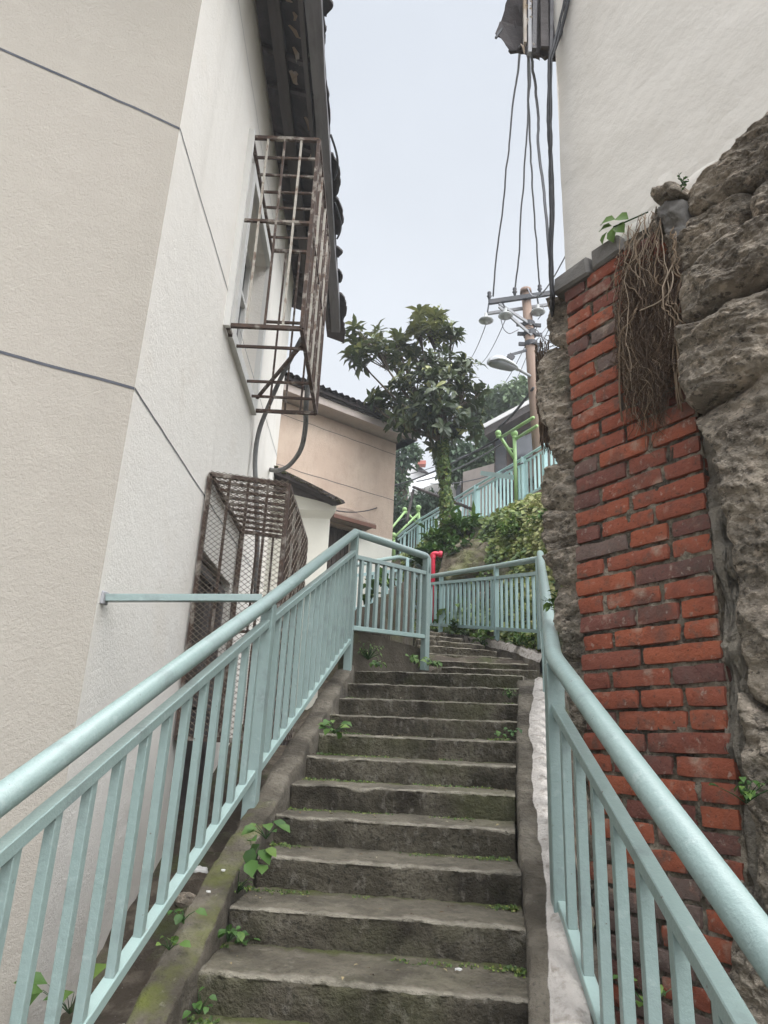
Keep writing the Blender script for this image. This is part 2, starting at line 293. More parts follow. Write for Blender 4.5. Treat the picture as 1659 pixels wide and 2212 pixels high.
# hillside beyond the upper flight, lofted through rows measured at their distances
rows = [   # (px, py, Y) left to right
    [(-500, 1500, 11.), (760, 1420, 11.), (880, 1400, 12.5), (925, 1372, 12.8), (1000, 1378, 11.5), (1070, 1392, 10.25), (1120, 1400, 9.5), (1170, 1408, 8.6), (1300, 1420, 7.4), (1700, 1440, 6.4)],
    [(-500, 1480, 14.), (760, 1400, 12.6), (880, 1330, 13.2), (925, 1325, 13.3), (1000, 1330, 12.1), (1070, 1335, 10.9), (1120, 1330, 10.2), (1170, 1320, 9.4), (1300, 1290, 8.0), (1700, 1290, 7.2)],
    [(-500, 1450, 17.), (760, 1330, 15.0), (880, 1260, 14.0), (925, 1240, 13.8), (1000, 1220, 12.9), (1070, 1215, 11.8), (1120, 1210, 11.1), (1170, 1190, 10.2), (1300, 1150, 8.8), (1700, 1150, 8.0)],
    [(-500, 1420, 19.), (760, 1270, 18.0), (880, 1205, 16.5), (925, 1180, 14.8), (985, 1148, 13.9), (1060, 1135, 12.9), (1110, 1118, 12.2), (1165, 1085, 11.2), (1300, 1030, 9.8), (1700, 1000, 9.0)],
    [(-500, 1400, 21.), (760, 1250, 21.0), (880, 1195, 18.5), (925, 1168, 16.5), (985, 1140, 15.4), (1050, 1125, 14.4), (1110, 1094, 13.7), (1180, 1062, 12.4), (1300, 1000, 10.9), (1700, 930, 10.0)],
]
def interp_row(r, x):
    for i in range(len(r)-1):
        if r[i][0] <= x <= r[i+1][0]:
            t = (x-r[i][0])/(r[i+1][0]-r[i][0]); return AY(x, r[i][1]*(1-t)+r[i+1][1]*t, r[i][2]*(1-t)+r[i+1][2]*t)
xs = list(np.arange(-500, 700, 100)) + list(np.arange(700, 1320, 12)) + [1400, 1550, 1700]
HG = []
for x in xs:
    base = [interp_row(r, x) for r in rows]; col = []
    for i in range(4):
        for k in range(9):
            t = k/9; p = base[i]*(1-t)+base[i+1]*t
            d = .16*fbm(p, .9)+.09*fbm(p, 3.2, 5)
            col.append(p + V(-.1, -.8, .5)*d*(0.2 if i == 3 and k > 4 else 1))
    col.append(base[4]); HG.append(col)
HG = [[c[0]-V(0, .05, 3.0)]+c for c in HG]; mb = MB(); mb.grid(HG); o = mb.build('hillside', M['hill'], smooth=True); o['kind'] = 'structure'
# path behind the upper railing, then ground that goes on uphill
top = [c[-1] for c in HG]
P = [[t, t+V(.3, 2.2, .0), t+V(1, 9, .8), t+V(4, 26, 1.6), t+V(10, 90, 2.5)] for t in top]
sheet('hill_path', 'structure', P, M['path'])

# ------------------------------------------------------------------ the stairs
def step_mesh(nameobj, a, b, c, d, rise, parent, seed, chip=1.0, nx=120):
    """a,b nose left/right; c,d tread back left/right (3D). Riser drops from the nose by rise."""
    a, b, c, d = map(V, (a, b, c, d)); mb = MB(); nose = []; moss = []; bas = []; P = []
    prof = []
    ST = [0, .1, .22, .36, .5, .64, .76, .86, .93, .975, 1.0]; SR = [.03, .07, .14, .24, .38, .52, .66, .80, .92, 1.0]; nt = len(ST); nr = len(SR)
    for i in range(nx+1):
        t = i/nx; A = a*(1-t)+b*t; C = c*(1-t)+d*t; row = []
        fw = norm(A-C); fw[2] = 0; fw = norm(fw)
        wob = .014*fbm(A, 1.6, seed*1.7)+.007*fbm(A, 9, seed)
        chipd = (max(0, fbm(A, 3.5, seed+3)-.15)*.055+max(0, fbm(A, 7, seed+1)-.25)*.05+max(0, fbm(A, 17, seed+5)-.1)*.022+.003*abs(fbm(A, 45, seed)))*chip
        for j in range(nt):                 # tread from the back to the nose
            s = ST[j]; p = C*(1-s)+A*s
            z = .007*fbm(p, 7, seed)+.0045*fbm(p, 25, seed)+.002*fbm(p, 70, seed) + (.012*(1-s))
            p = p+fw*wob*s
            if j == nt-1: p = p-fw*(.008+chipd*.6); z -= .006+chipd*.75
            elif j == nt-2: z -= chipd*.45+.001
            elif j == nt-3: z -= chipd*.15
            row.append((p+V(0, 0, z), max(0, (s-.62)/.38)*.9+.1, max(0, 1-s/.55)*1.0))
        for j in range(1, nr+1):            # riser down
            s = SR[j-1]; p = A-fw*(.004+.020*s)+V(0, 0, -rise*s-.006*(j == 1)) + fw*(wob*(1-.5*s)+.007*fbm(A+V(0, 0, -rise*s), 9, seed)+.003*fbm(A+V(0, 0, -rise*s), 32, seed)-chipd*(.8 if j == 1 else .5 if j == 2 else .2 if j == 3 else 0))
            row.append((p, .75 if j == 1 else .25 if j == 2 else 0., .62 if s > .85 else 0., ))
        P.append(row)
    n2 = nt+nr; vs = [q[0] for r in P for q in r]; nose = [q[1] for r in P for q in r]; moss = [q[2] for r in P for q in r]
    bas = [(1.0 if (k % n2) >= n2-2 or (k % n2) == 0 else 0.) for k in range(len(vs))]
    fs = [(i*n2+j, (i+1)*n2+j, (i+1)*n2+j+1, i*n2+j+1) for i in range(nx) for j in range(n2-1)]
    # close: sides and underside
    for i in (0, nx):
        L = [i*n2+j for j in range(n2)]; vs.append(P[i][0][0]+V(0, 0, -rise)); nose.append(0); moss.append(0); bas.append(0); L.append(len(vs)-1)
        fs.append(tuple(L if i == 0 else L[::-1]))
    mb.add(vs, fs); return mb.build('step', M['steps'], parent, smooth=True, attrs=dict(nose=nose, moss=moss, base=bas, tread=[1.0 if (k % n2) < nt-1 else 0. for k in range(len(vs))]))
stair = thing('staircase', 'long flight of worn grey concrete steps climbing between the two teal railings', 'staircase', (0, 2.9, -.8))
LX = {-4: -.77, 0: -.592, 1: -.56, 2: -.515, 3: -.50, 4: -.46, 5: -.42, 10: -.205}
def lx(k):
    ks = sorted(LX)
    return float(np.interp(k, ks, [LX[q] for q in ks]))
def rx(k): return float(np.interp(k, [-4, 0, 3, 5, 10], [.56, .60, .72, .86, 1.26]))
YAW = math.radians(8)
def nose_pt(k, x):
    cx = .048*k; return V(x, 2.86+T*k-(x-cx)*math.tan(YAW)+(0), (k-HK)*R)
for k in range(-5, 11):
    a, b = nose_pt(k, lx(k)), nose_pt(k, rx(k))
    if k < 10: c, d = nose_pt(k+1, lx(k+1)), nose_pt(k+1, rx(k+1)); c[2] = d[2] = a[2]
    else:
        c, d = V(.35, 7.35, a[2]), V(1.55, 7.0, a[2])
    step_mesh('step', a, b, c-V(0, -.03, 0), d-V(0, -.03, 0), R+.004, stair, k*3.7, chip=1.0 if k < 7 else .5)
# the upper flight that curls round beyond the landing
ups = [((955, 1440), (1163, 1447)), ((918, 1426), (1142, 1434)), ((905, 1409), (1109, 1421)), ((902, 1392), (1074, 1405)), ((900, 1379), (1047, 1393)), ((896, 1369), (1000, 1379)), ((890, 1360), (965, 1367))]
stair2 = thing('staircase', 'upper flight of narrow grey steps winding round beyond the small landing', 'staircase', (1.0, 7.2, .7))
UPN = []
for i, (p, q) in enumerate(ups):
    z = (11+i-HK)*R; UPN.append((AZ(*p, z), AZ(*q, z)))
for i, (a, b) in enumerate(UPN):
    if i < len(UPN)-1: c, d = [V(p[0], p[1], a[2]) for p in UPN[i+1]]
    else: c, d = a+V(-.4, 1.2, 0), b+V(-.4, 1.2, 0)
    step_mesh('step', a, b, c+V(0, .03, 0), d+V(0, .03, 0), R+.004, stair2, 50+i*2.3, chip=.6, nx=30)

# ------------------------------------------------------------------ kerbs
def sweep(name, path, prof, mt, label, cat, attrf=None, seed=0, rough=.012, base=None, nsub=12):
    """path: 3D points; prof: (across, up) pairs, across to the right of the walking direction."""
    pts = []; 
    for i in range(len(path)-1):
        for k in range(nsub): pts.append(V(path[i])*(1-k/nsub)+V(path[i+1])*(k/nsub))
    pts.append(V(path[-1])); mb = MB(); P = []; A = {k: [] for k in (attrf or {})}
    for i, p in enumerate(pts):
        d = norm(pts[min(i+1, len(pts)-1)]-pts[max(i-1, 0)]); d[2] = 0; d = norm(d); rt = V(d[1], -d[0], 0); row = []
        s = i/(len(pts)-1)
        pr = prof(s) if callable(prof) else prof
        for j, (a, u) in enumerate(pr):
            q = p+rt*a+V(0, 0, u); q = q+rt*rough*fbm(q, 4, seed)+V(0, 0, rough*fbm(q, 5, seed+9)+.4*rough*fbm(q, 20, seed))
            row.append(q)
            for kk in A: A[kk].append(attrf[kk](j, s))
        P.append(row)
    mb.grid(P); o = mb.build(name, mt, smooth=True, base=base if base is not None else path[0], attrs=A); return tag(o, label, cat)
LK = lambda y, dx=0, dz=0: (np.interp(y, [1, 2.7, 3.2, 3.85, 4.45, 6.45], [-.76, -.615, -.582, -.52, -.455, -.205])+dx, y, zst(y)+dz)
def lprof(s): w = .13; return [(.01, -.35), (.006, -.05), (.004, .0), (.001, .010), (-.006, .016), (-.02, .018), (-.05, .018), (-.08, .018), (-w+.014, .016), (-w+.004, .010), (-w, 0), (-w-.004, -.03), (-w-.02, -.95)]
sweep('stair_kerb', [LK(y) for y in (0.9, 2.7, 3.2, 3.85, 4.45, 5.4, 6.42)], lprof, M['kerb'], 'mossy dark concrete kerb sloping up under the left teal railing', 'kerb',
      dict(moss=lambda j, s: (.66 if 3 <= j <= 9 else .15)*(1.0 if s < .55 else .4), white=lambda j, s: 0., whited=lambda j, s: 0.), seed=4, nsub=34, rough=.014)
RK = [ASL(a, b, 2.86, -.776, SL) for a, b in ((1150, 2900), (1145, 2212), (1135, 1950), (1120, 1800), (1116, 1600), (1118, 1480))]
RK = [p+V(0, 0, .0) for p in RK]
def rprof(s): 
    g_ = .055+.035*min(1, s*2)+.05*max(0, s-.85)/.15; w = g_+.115-.05*max(0, s-.9)/.1; w2 = w+.03+.10*max(0, .45-s)/.45
    return [(-.004, -.3), (0, .03), (.012, .045), (g_*.6, .048), (g_*.95, .05), (g_+.012, .062), ((g_+w)/2, .072), (w-.01, .064), (w+.012, .045), (w2, .035), (w2+.02, -.02), (w2+.08, -.4)]
sweep('stair_kerb', RK, rprof, M['kerb'], 'kerb with a strip of rough whitish plaster along the right edge of the steps', 'kerb',
      dict(white=lambda j, s: (1. if 5 <= j <= 7 else .30 if j in (4, 8) else 0.), whited=lambda j, s: .72 if 5 <= j <= 8 else 0., moss=lambda j, s: .3 if j in (8, 9, 10) else 0.), seed=8, rough=.016, nsub=28)
# upper kerb: pinkish stone band that curls round the winding steps
up_in = [AZ(1166, 1431, .965), AZ(1109, 1409, 1.21), AZ(1053, 1396, 1.44), AZ(925, 1378, 1.80)]
up_out = [AZ(1172, 1408, 1.10), AZ(1109, 1391, 1.33), AZ(1050, 1377, 1.56), AZ(920, 1361, 1.92)]
print('KERB', [p.round(2) for p in up_in], [p.round(2) for p in up_out])
mb = MB(); P = []; wa = []
for i in range(49):
    t = i/48*3; k = min(int(t), 2); f = t-k
    a = V(up_in[k])*(1-f)+V(up_in[k+1])*f; b = V(up_out[k])*(1-f)+V(up_out[k+1])*f
    row = [a+V(0, 0, -.45), a+V(0, -.01, -.01)] + [a*(1-s)+b*s+V(0, 0, .03*fbm(a*(1-s)+b*s, 5)+.012*fbm(a*(1-s)+b*s, 17)) for s in (.05, .2, .35, .5, .65, .8, 1.0)] + [b+V(.05, .1, -.3)]
    P.append(row); wa += [0, .2, 1, 1, 1, 1, 1, .6, .3, 0]
mb.grid(P); tag(mb.build('stair_kerb', M['kerb'], smooth=True, base=P[0][0], attrs=dict(white=wa, whited=[w*.8 for w in wa], moss=[0]*len(wa))), 'curved kerb topped with pinkish white stone under the far railing', 'kerb')
# low walls by the landing
def wall_prism(name, pts, thick, mt, label, cat, n=26, m=10, amp=.012, seed=1):
    """pts: (x,y,z0,z1) stations along the face; thick vector to the back"""
    mb = MB(); P = []
    for i in range(n+1):
        t = i/n*(len(pts)-1); k = min(int(t), len(pts)-2); f = t-k; q = [pts[k][j]*(1-f)+pts[k+1][j]*f for j in range(4)]
        row = []
        for j in range(m+1):
            p = V(q[0], q[1], q[2]+(q[3]-q[2])*j/m); row.append(p+norm(V(-thick[0], -thick[1], 0))*amp*fbm(p, 4, seed)+V(0, 0, amp*fbm(p, 7, seed) if j == m else 0))
        for s in (.15, .5, 1.0): row.append(V(q[0], q[1], q[3])+V(thick)*s+V(0, 0, amp*fbm((q[0]+s, q[1], 0), 5, seed)))
        row.append(V(q[0], q[1], q[2])+V(thick)); P.append(row)
    mb.grid(P); L = len(P[0])
    mb.add([p for p in P[0]]+[p for p in P[-1]], [tuple(range(L)), tuple(range(2*L-1, L-1, -1))])
    return tag(mb.build(name, mt, smooth=False, base=P[0][0]), label, cat)
PL10 = V(-.257, 6.30, .735); P920 = AZ(917, 1435, .83)
wall_prism('retaining_wall', [(-.34, 6.30, -.6, 1.04), (P920[0]-.03, P920[1]+.06, .3, .99)], (.1, .28, 0), M['wallmoss'], 'low mossy concrete wall right below the corner railing panel', 'wall', seed=3)
mass = [AY(760, 1322, 9.2), AY(792, 1309, 9.2), AY(827, 1281, 9.2), AY(866, 1266, 9.3), AY(884, 1236, 9.5), AY(897, 1215, 9.8)]
wall_prism('retaining_wall', [(p[0], p[1], -.2, p[2]) for p in mass], (.0, 1.6, 0), M['wallmoss'], 'dark earth covered wall rising in steps behind the corner railing panel', 'wall', n=40, m=12, amp=.07, seed=9)

# ================================================================== THE LEFT HOUSE
WD = norm(V(-.02, 1, 0)); WP = V(-1.5, 3.75, 0)
def WX(y): return -1.5-.02*(y-3.75)
CZ = 7.0
house = thing('house', 'tall cream stucco house on the left with thin dark grooves and two caged windows', 'house', (WX(5), 5, -1.2))
def holes_wall(x0off, segs_y, segs_z, open_):
    mb = MB()
    for i in range(len(segs_y)-1):
        for j in range(len(segs_z)-1):
            if (i, j) in open_: continue
            ya, yb, za, zb = segs_y[i], segs_y[i+1], segs_z[j], segs_z[j+1]
            mb.add([(WX(ya)+x0off, ya, za), (WX(yb)+x0off, yb, za), (WX(yb)+x0off, yb, zb), (WX(ya)+x0off, ya, zb)], [(0, 1, 2, 3)])
    return mb
YE = 9.7
mb = holes_wall(0, [3.75, 5.92, 7.30, YE], [-3.2, -.75, 1.58, 3.72, 5.55, CZ+.1], {(1, 1), (1, 3)})
# far end face and jambs of the two openings
mb.add([(WX(YE), YE, -3.2), (WX(YE)-5, YE+.1, -3.2), (WX(YE)-5, YE+.1, CZ), (WX(YE), YE, CZ)], [(0, 1, 2, 3)])
for za, zb in ((-.75, 1.58), (3.72, 5.55)):
    for ya in (5.92, 7.30): mb.add([(WX(ya), ya, za), (WX(ya)-.3, ya, za), (WX(ya)-.3, ya, zb), (WX(ya), ya, zb)], [(0, 1, 2, 3)])
    for z in (za, zb): mb.add([(WX(5.92), 5.92, z), (WX(7.3), 7.3, z), (WX(7.3)-.3, 7.3, z), (WX(5.92)-.3, 5.92, z)], [(0, 1, 2, 3)])
mb.build('side_wall', M['stucco'], house)
LD = norm(V(-.87, -.49, 0)); C0 = V(WX(3.75), 3.75, 0)
mb = MB(); q = C0+LD*6
mb.add([C0+V(0, 0, -3.2), q+V(0, 0, -3.2), q+V(0, 0, 9.5), C0+V(0, 0, 9.5)], [(0, 1, 2, 3)])
mb.add([C0+V(0, 0, 7.0), C0+V(0, 0, 9.5), V(WX(3.76)-3, 5, 9.5), V(WX(3.76)-3, 5, 7)], [(0, 1, 2, 3)])
mb.build('front_wall', M['stucco_shaded'], house)
# grooves: slim dark strips set 2 mm proud, with slight wander
for z0, yb in ((1.955, 5.70), (3.93, 5.62)):
    mb = MB(); P = []
    nrm = norm(np.cross(LD, V(0, 0, 1)))
    if nrm[1] > 0: nrm = -nrm
    for i in range(60):
        t = i/59*6; p = C0+LD*t+nrm*.003; p[2] = z0+.010*fbm((t, z0, 0), 1.3)+.0035*fbm((t, z0, 0), 14); w = .0085
        P.append([p+V(0, 0, w), p-V(0, 0, w)])
    mb.grid(P); mb.build('groove', M['groove'], house)
    mb = MB(); P = []
    for i in range(70):
        y = 3.75+i/69*(YE-3.75); zz = z0+.022*(y-3.75)+.008*fbm((y, z0, 0), 1.7)+.003*fbm((y, z0, 0), 14); w = .006 if y < 7.3 else .005
        P.append([(WX(y)+.003, y, zz+w), (WX(y)+.003, y, zz-w)])
    mb.grid(P); mb.build('groove', M['groove'], house)
mb = MB(); P = []
for i in range(60):
    y = 3.75+i/59*(YE-3.75); zz = 6.32+.02*fbm((y, 2, 0), 1.7)+.004*fbm((y, 9, 0), 14); P.append([(WX(y)+.003, y, zz+.004), (WX(y)+.003, y, zz-.004)])
mb.grid(P); mb.build('groove', M['groove'], house)
# upper window: white frame, sash, dark panes
win = None
def wquad(mb, y0, y1, z0, z1, off, th=.05, tint=0.):
    a = V(WX(y0)+off, y0, 0); b = V(WX(y1)+off, y1, 0); c = (a+b)/2; c[2] = (z0+z1)/2
    mb.box(c, (th/2, abs(y1-y0)/2, (z1-z0)/2), (norm(V(1, .02, 0)), WD, V(0, 0, 1)), tint)
mb = MB()
for a, b, c, d in ((5.80, 5.92, 3.60, 5.67), (7.30, 7.42, 3.60, 5.67), (5.92, 7.30, 5.55, 5.67), (5.92, 7.30, 3.60, 3.72)): wquad(mb, a, b, c, d, .025, .06)
win = mb.build('window', M['frame_white'], house)
mb = MB()
for a, b, c, d in ((5.92, 5.99, 3.72, 5.55), (7.23, 7.30, 3.72, 5.55), (5.99, 7.23, 5.48, 5.55), (5.99, 7.23, 3.72, 3.80), (6.58, 6.64, 3.80, 5.48), (5.99, 6.58, 4.9, 4.95), (6.64, 7.23, 4.9, 4.95)): wquad(mb, a, b, c, d, -.21, .06)
mb.build('sash', M['frame_white'], win)
mb = MB(); wquad(mb, 5.95, 7.27, 3.75, 5.52, -.235, .01); mb.build('pane', M['glass'], win)
# lower doorway: brown recess
mb = MB(); wquad(mb, 5.92, 7.30, -.75, 1.58, -.10, .03); dr = mb.build('doorway', M['dark'], house)
mb = MB()
for a, b, c, d in ((6.0, 6.07, -.7, 1.5), (6.6, 6.66, -.7, 1.5), (7.18, 7.25, -.7, 1.5), (6.07, 7.18, 1.42, 1.5), (6.07, 7.18, .3, .36)): wquad(mb, a, b, c, d, -.06, .05)
mb.build('door_frame', M['wood'], dr)
# roof: tiled underside, long purlins, weathered eave board, ragged tiles
roofY0, roofY1 = 1.5, 10.6
def EX(y): return -.84-.008*(y-4)+.0
mb = MB(); P = []
for i in range(70):
    y = roofY0+(roofY1-roofY0)*i/69; row = []
    for j in range(9):
        s = j/8; x = WX(y)-1.2+(EX(y)+1.2-WX(y))*s; row.append((x, y, 7.62-.62*s-.35*s*s*.3+.035*fbm((x*2, y, 0), 3)))
    P.append(row)
mb.grid(P)
P2 = [[V(p)+V(0, 0, .14) for p in r] for r in P]; mb.grid(P2)
roof = mb.build('roof', M['tile'], house)
EZ = 6.78
def long_beam(x0, x1, z, w, h, mt, nm, y0=roofY0, y1=roofY1, seed=0):
    mb = MB(); P = []
    for i in range(40):
        y = y0+(y1-y0)*i/39; x = x0+(x1-x0)*(y-4)/6+.012*fbm((y, seed, 0), .9); zz = z+.012*fbm((y, seed, 3), 1.1)
        P.append([(x-w/2, y, zz-h/2), (x+w/2, y, zz-h/2), (x+w/2, y, zz+h/2), (x-w/2, y, zz+h/2), (x-w/2, y, zz-h/2)])
    mb.grid(P); mb.add([P[0][k] for k in range(4)]+[P[-1][k] for k in range(4)], [(0, 1, 2, 3), (7, 6, 5, 4)]); mb.build(nm, mt, roof)
long_beam(-1.30, -1.38, 6.98, .12, .13, M['wood'], 'purlin', seed=2)
long_beam(-1.02, -1.10, 6.86, .05, .10, M['wood'], 'purlin', seed=5)
long_beam(-.90, -.96, EZ+.03, .14, .05, M['wood_grey'], 'eave_board', seed=7)
long_beam(-.835, -.90, EZ+.07, .03, .14, M['wood_grey'], 'eave_board', seed=8)
for i in range(15):                       # short rafters across, some broken and askew
    y = 2.3+i*.56+random.uniform(-.1, .1); mb = MB(); a = random.uniform(-.12, .12)
    mb.bar((WX(y)-.2, y, 7.22), (-.95, y+a, 6.93), .05, .07); mb.build('rafter', M['wood'], roof)
for i in range(26):                       # torn sheeting and debris lodged under the tiles
    y = random.uniform(2.4, 9.6); x = random.uniform(-1.22, -1.0); c = V(x, y, 7.0); L = random.uniform(.08, .3); an = random.uniform(-1, 1)
    d = V(math.sin(an)*.5, math.cos(an), .1); mb = MB(); w_ = random.uniform(.012, .03); n_ = V(.7, 0, .3)
    mb.grid([[c-d*L/2+n_*s*w_, c-d*L/5+V(.02, 0, -.02)+n_*s*w_*2, c+d*L/5+V(.0, 0, -.03)+n_*s*w_*1.4, c+d*L/2+n_*s*w_*.6] for s in (-1, 0, 1)]); mb.build('debris_scrap', M['debris'], roof, smooth=True)
mb = MB(); y = roofY0
while y < roofY1:                         # ragged tile ends past the eave board
    w = random.choice([.22, .3, .45, .7]); ov = random.choice([-.02, .0, .01, .03, .08, .12])+random.uniform(-.01, .01); z = EZ+.15; xx = EX(y)
    n = 14; A_ = [(xx-.28, y+w*1.04, z+.12), (xx-.28, y-.03, z+.12)]
    for k in range(n+1):
        t = k/n; A_.append((xx+ov*math.sin(PI*(.12+.8*t))+.022*fbm((y+t*w, 3, 0), 9)+(.02 if (k == n and ov > .05) else 0), y-.03+w*1.07*t, z+.012*fbm((y+t*w, 0, 0), 6)))
    mb.prism(A_, (0, 0, .03), random.random())
    y += w
mb.build('eave_tiles', M['tile'], roof)
for i in range(2):                        # loose cable loops hooked on the eave
    yy = (6.9, 8.0)[i]; mb = MB(); x0 = EX(yy); pts = [V(x0+.03+.07*math.sin(PI*t), yy-.35+.7*t, EZ+.1-.05*math.sin(PI*t)) for t in np.linspace(0, 1, 14)]
    mb.tube(pts, .014, 6); mb.build('cable_loop', M['cable'], roof, smooth=True)

# ------------------------------------------------------------------ window cages
def cage(y0, y1, z0, z1, xo, label, nx, ny, mesh, slopetop=0., bot=True, tapered=0.):
    root = thing('window_cage', label, 'window cage', (WX(y0), y0, z0))
    X0 = lambda y: WX(y)+.03
    C = lambda y, s, z: V(X0(y)*(1-s)+xo*s, y, z)
    zt = lambda s: z1-slopetop*s
    fr = MB()
    for y in (y0, y1):
        fr.bar(C(y, 0, z0), C(y, 0, z1), .036, .036, (0, 1, 0)); fr.bar(C(y, 1, z0), C(y, 1, zt(1)), .036, .036, (0, 1, 0))
        fr.bar(C(y, 0, zt(0)), C(y, 1, zt(1)), .036, .036); fr.bar(C(y, 0, z0), C(y, 1, z0), .036, .036)
    for s in (0, 1): fr.bar(C(y0, s, zt(s)), C(y1, s, zt(s)), .036, .036); fr.bar(C(y0, s, z0), C(y1, s, z0), .036, .036)
    fr.build('frame', M['rust'], root)
    def jit(p): return V(p)+np.array([random.uniform(-.006, .006) for _ in range(3)])
    for i in range(1, nx):              # near-side uprights
        s = i/nx; mb = MB(); mb.bar(jit(C(y0, s, z0)), jit(C(y0, s, zt(s))), .021, .021, (0, 1, 0)); mb.build('bar', M['rust_white'] if (not mesh and i % 2) else M['rust'], root)
    for i in range(1, nx): 
        s = i/nx; mb = MB(); mb.bar(jit(C(y1, s, z0)), jit(C(y1, s, zt(s))), .022, .022, (0, 1, 0)); mb.build('bar', M['rust'], root)
    for i in range(1, ny):              # outer face uprights
        y = y0+(y1-y0)*i/ny; mb = MB(); mb.bar(jit(C(y, 1, z0)), jit(C(y, 1, zt(1))), .024, .024, (0, 1, 0)); mb.build('bar', M['rust_white'] if i % 3 == 0 else M['rust'], root)
    for i in range(1, 9 if mesh else 7):  # top rungs
        y = y0+(y1-y0)*i/(9 if mesh else 7); mb = MB(); mb.bar(jit(C(y, 0, z1)), jit(C(y, 1, zt(1))), .024, .024); mb.build('rung', M['rust'], root)
    for i in ((1, 3, 4) if not mesh else range(1, 5)):
        y = y0+(y1-y0)*i/5; mb = MB(); mb.bar(jit(C(y, 0, z0)), jit(C(y, 1, z0)), .024, .024); mb.build('rung', M['rust'], root)
    for zz in ([z0+(z1-z0)*.5] if mesh else [z0+(z1-z0)*.535]):
        mb = MB(); mb.bar(C(y0, 0, zz), C(y0, 1, zz), .028, .028); mb.bar(C(y0, 1, zz), C(y1, 1, zz), .028, .028); mb.bar(C(y1, 0, zz), C(y1, 1, zz), .028, .028); mb.build('cross_bar', M['rust'], root)
    return root, C, zt
root, C, zt = cage(5.73, 7.42, .03, 2.20, -.83, 'lower rusty window cage covered with diamond wire mesh on the cream house', 4, 9, True, slopetop=.07)
mb = MB()
def dmesh(o, u, v, nu, nv, r=.0026):
    """diamond expanded mesh on the parallelogram o,o+u,o+u+v,o+v : zigzag strands"""
    for i in range(nv):
        pts = []
        for j in range(nu*2+1):
            z = (i+(.5 if j % 2 else 0))/nv; pts.append(o+u*(j/(nu*2))+v*min(z, 1))
        ptsb = []
        for j in range(nu*2+1):
            z = (i+(.5 if j % 2 else 1))/nv; ptsb.append(o+u*(j/(nu*2))+v*min(z, 1))
        for q in (pts, ptsb): mb.tube(q, r, 3)
o0 = C(5.725, 0, .03)
dmesh(C(5.705, 0, .05), C(5.705, 1, .03)-C(5.705, 0, .03), V(0, 0, 2.12), 12, 48)
mb.build('wire_mesh', M['wire'], root)
mb = MB(); dmesh(V(-.805, 5.73, .05), V(0, 1.69, 0), V(0, 0, 2.05), 12, 22); mb.build('wire_mesh', M['wire'], root)
mb = MB(); dmesh(C(5.73, 0, 2.235), V(0, 1.69, 0), C(5.73, 1, 2.165)-C(5.73, 0, 2.235), 24, 12); mb.build('wire_mesh', M['wire'], root)
root, C, zt = cage(5.64, 7.36, 3.63, 5.84, -.83, 'upper rusty window cage of bare bars below the tiled eave', 4, 11, False)
mb = MB(); mb.bar(C(5.63, 0, 3.6)+V(.0, -.02, 0), C(5.63, 0, 5.9)+V(0, -.02, 0), .06, .05, (0, 1, 0)); mb.build('wall_post', M['frame_white'], root)
mb = MB(); mb.bar(C(5.9, 1, 3.66), C(7.1, .1, 3.66), .03, .03); mb.build('brace', M['rust'], root)
# hoses hanging from the upper cage
def hose(pts, r, label, mt='hose', name='hose', cat='hose'):
    P = [V(p) for p in pts]; out = []
    for i in range(len(P)-1):
        p0 = P[max(i-1, 0)]; p1 = P[i]; p2 = P[i+1]; p3 = P[min(i+2, len(P)-1)]
        for k in range(8):
            t = k/8; out.append(.5*((2*p1)+(-p0+p2)*t+(2*p0-5*p1+4*p2-p3)*t*t+(-p0+3*p1-3*p2+p3)*t**3))
    out.append(P[-1]); mb = MB(); mb.tube(out, r, 8); return tag(mb.build(name, M[mt], smooth=True, base=out[-1]), label, cat)
hose([AY(652, 730, 7.0), AY(610, 810, 7.3), AY(583, 870, 7.5), AY(560, 930, 7.6), AY(551, 990, 7.6), AY(553, 1060, 7.55), AY(556, 1150, 7.5), AY(552, 1300, 7.5)], .028, 'grey hose bundle hanging straight down from the upper window cage into the mesh cage')
hose([AY(684, 760, 7.2), AY(668, 820, 7.3), AY(661, 880, 7.4), AY(660, 920, 7.6), AY(650, 970, 8.0), AY(625, 1005, 8.5), AY(600, 1016, 8.9), AY(580, 1014, 9.2)], .03, 'grey hose curving in a half loop from the upper cage to the house corner')
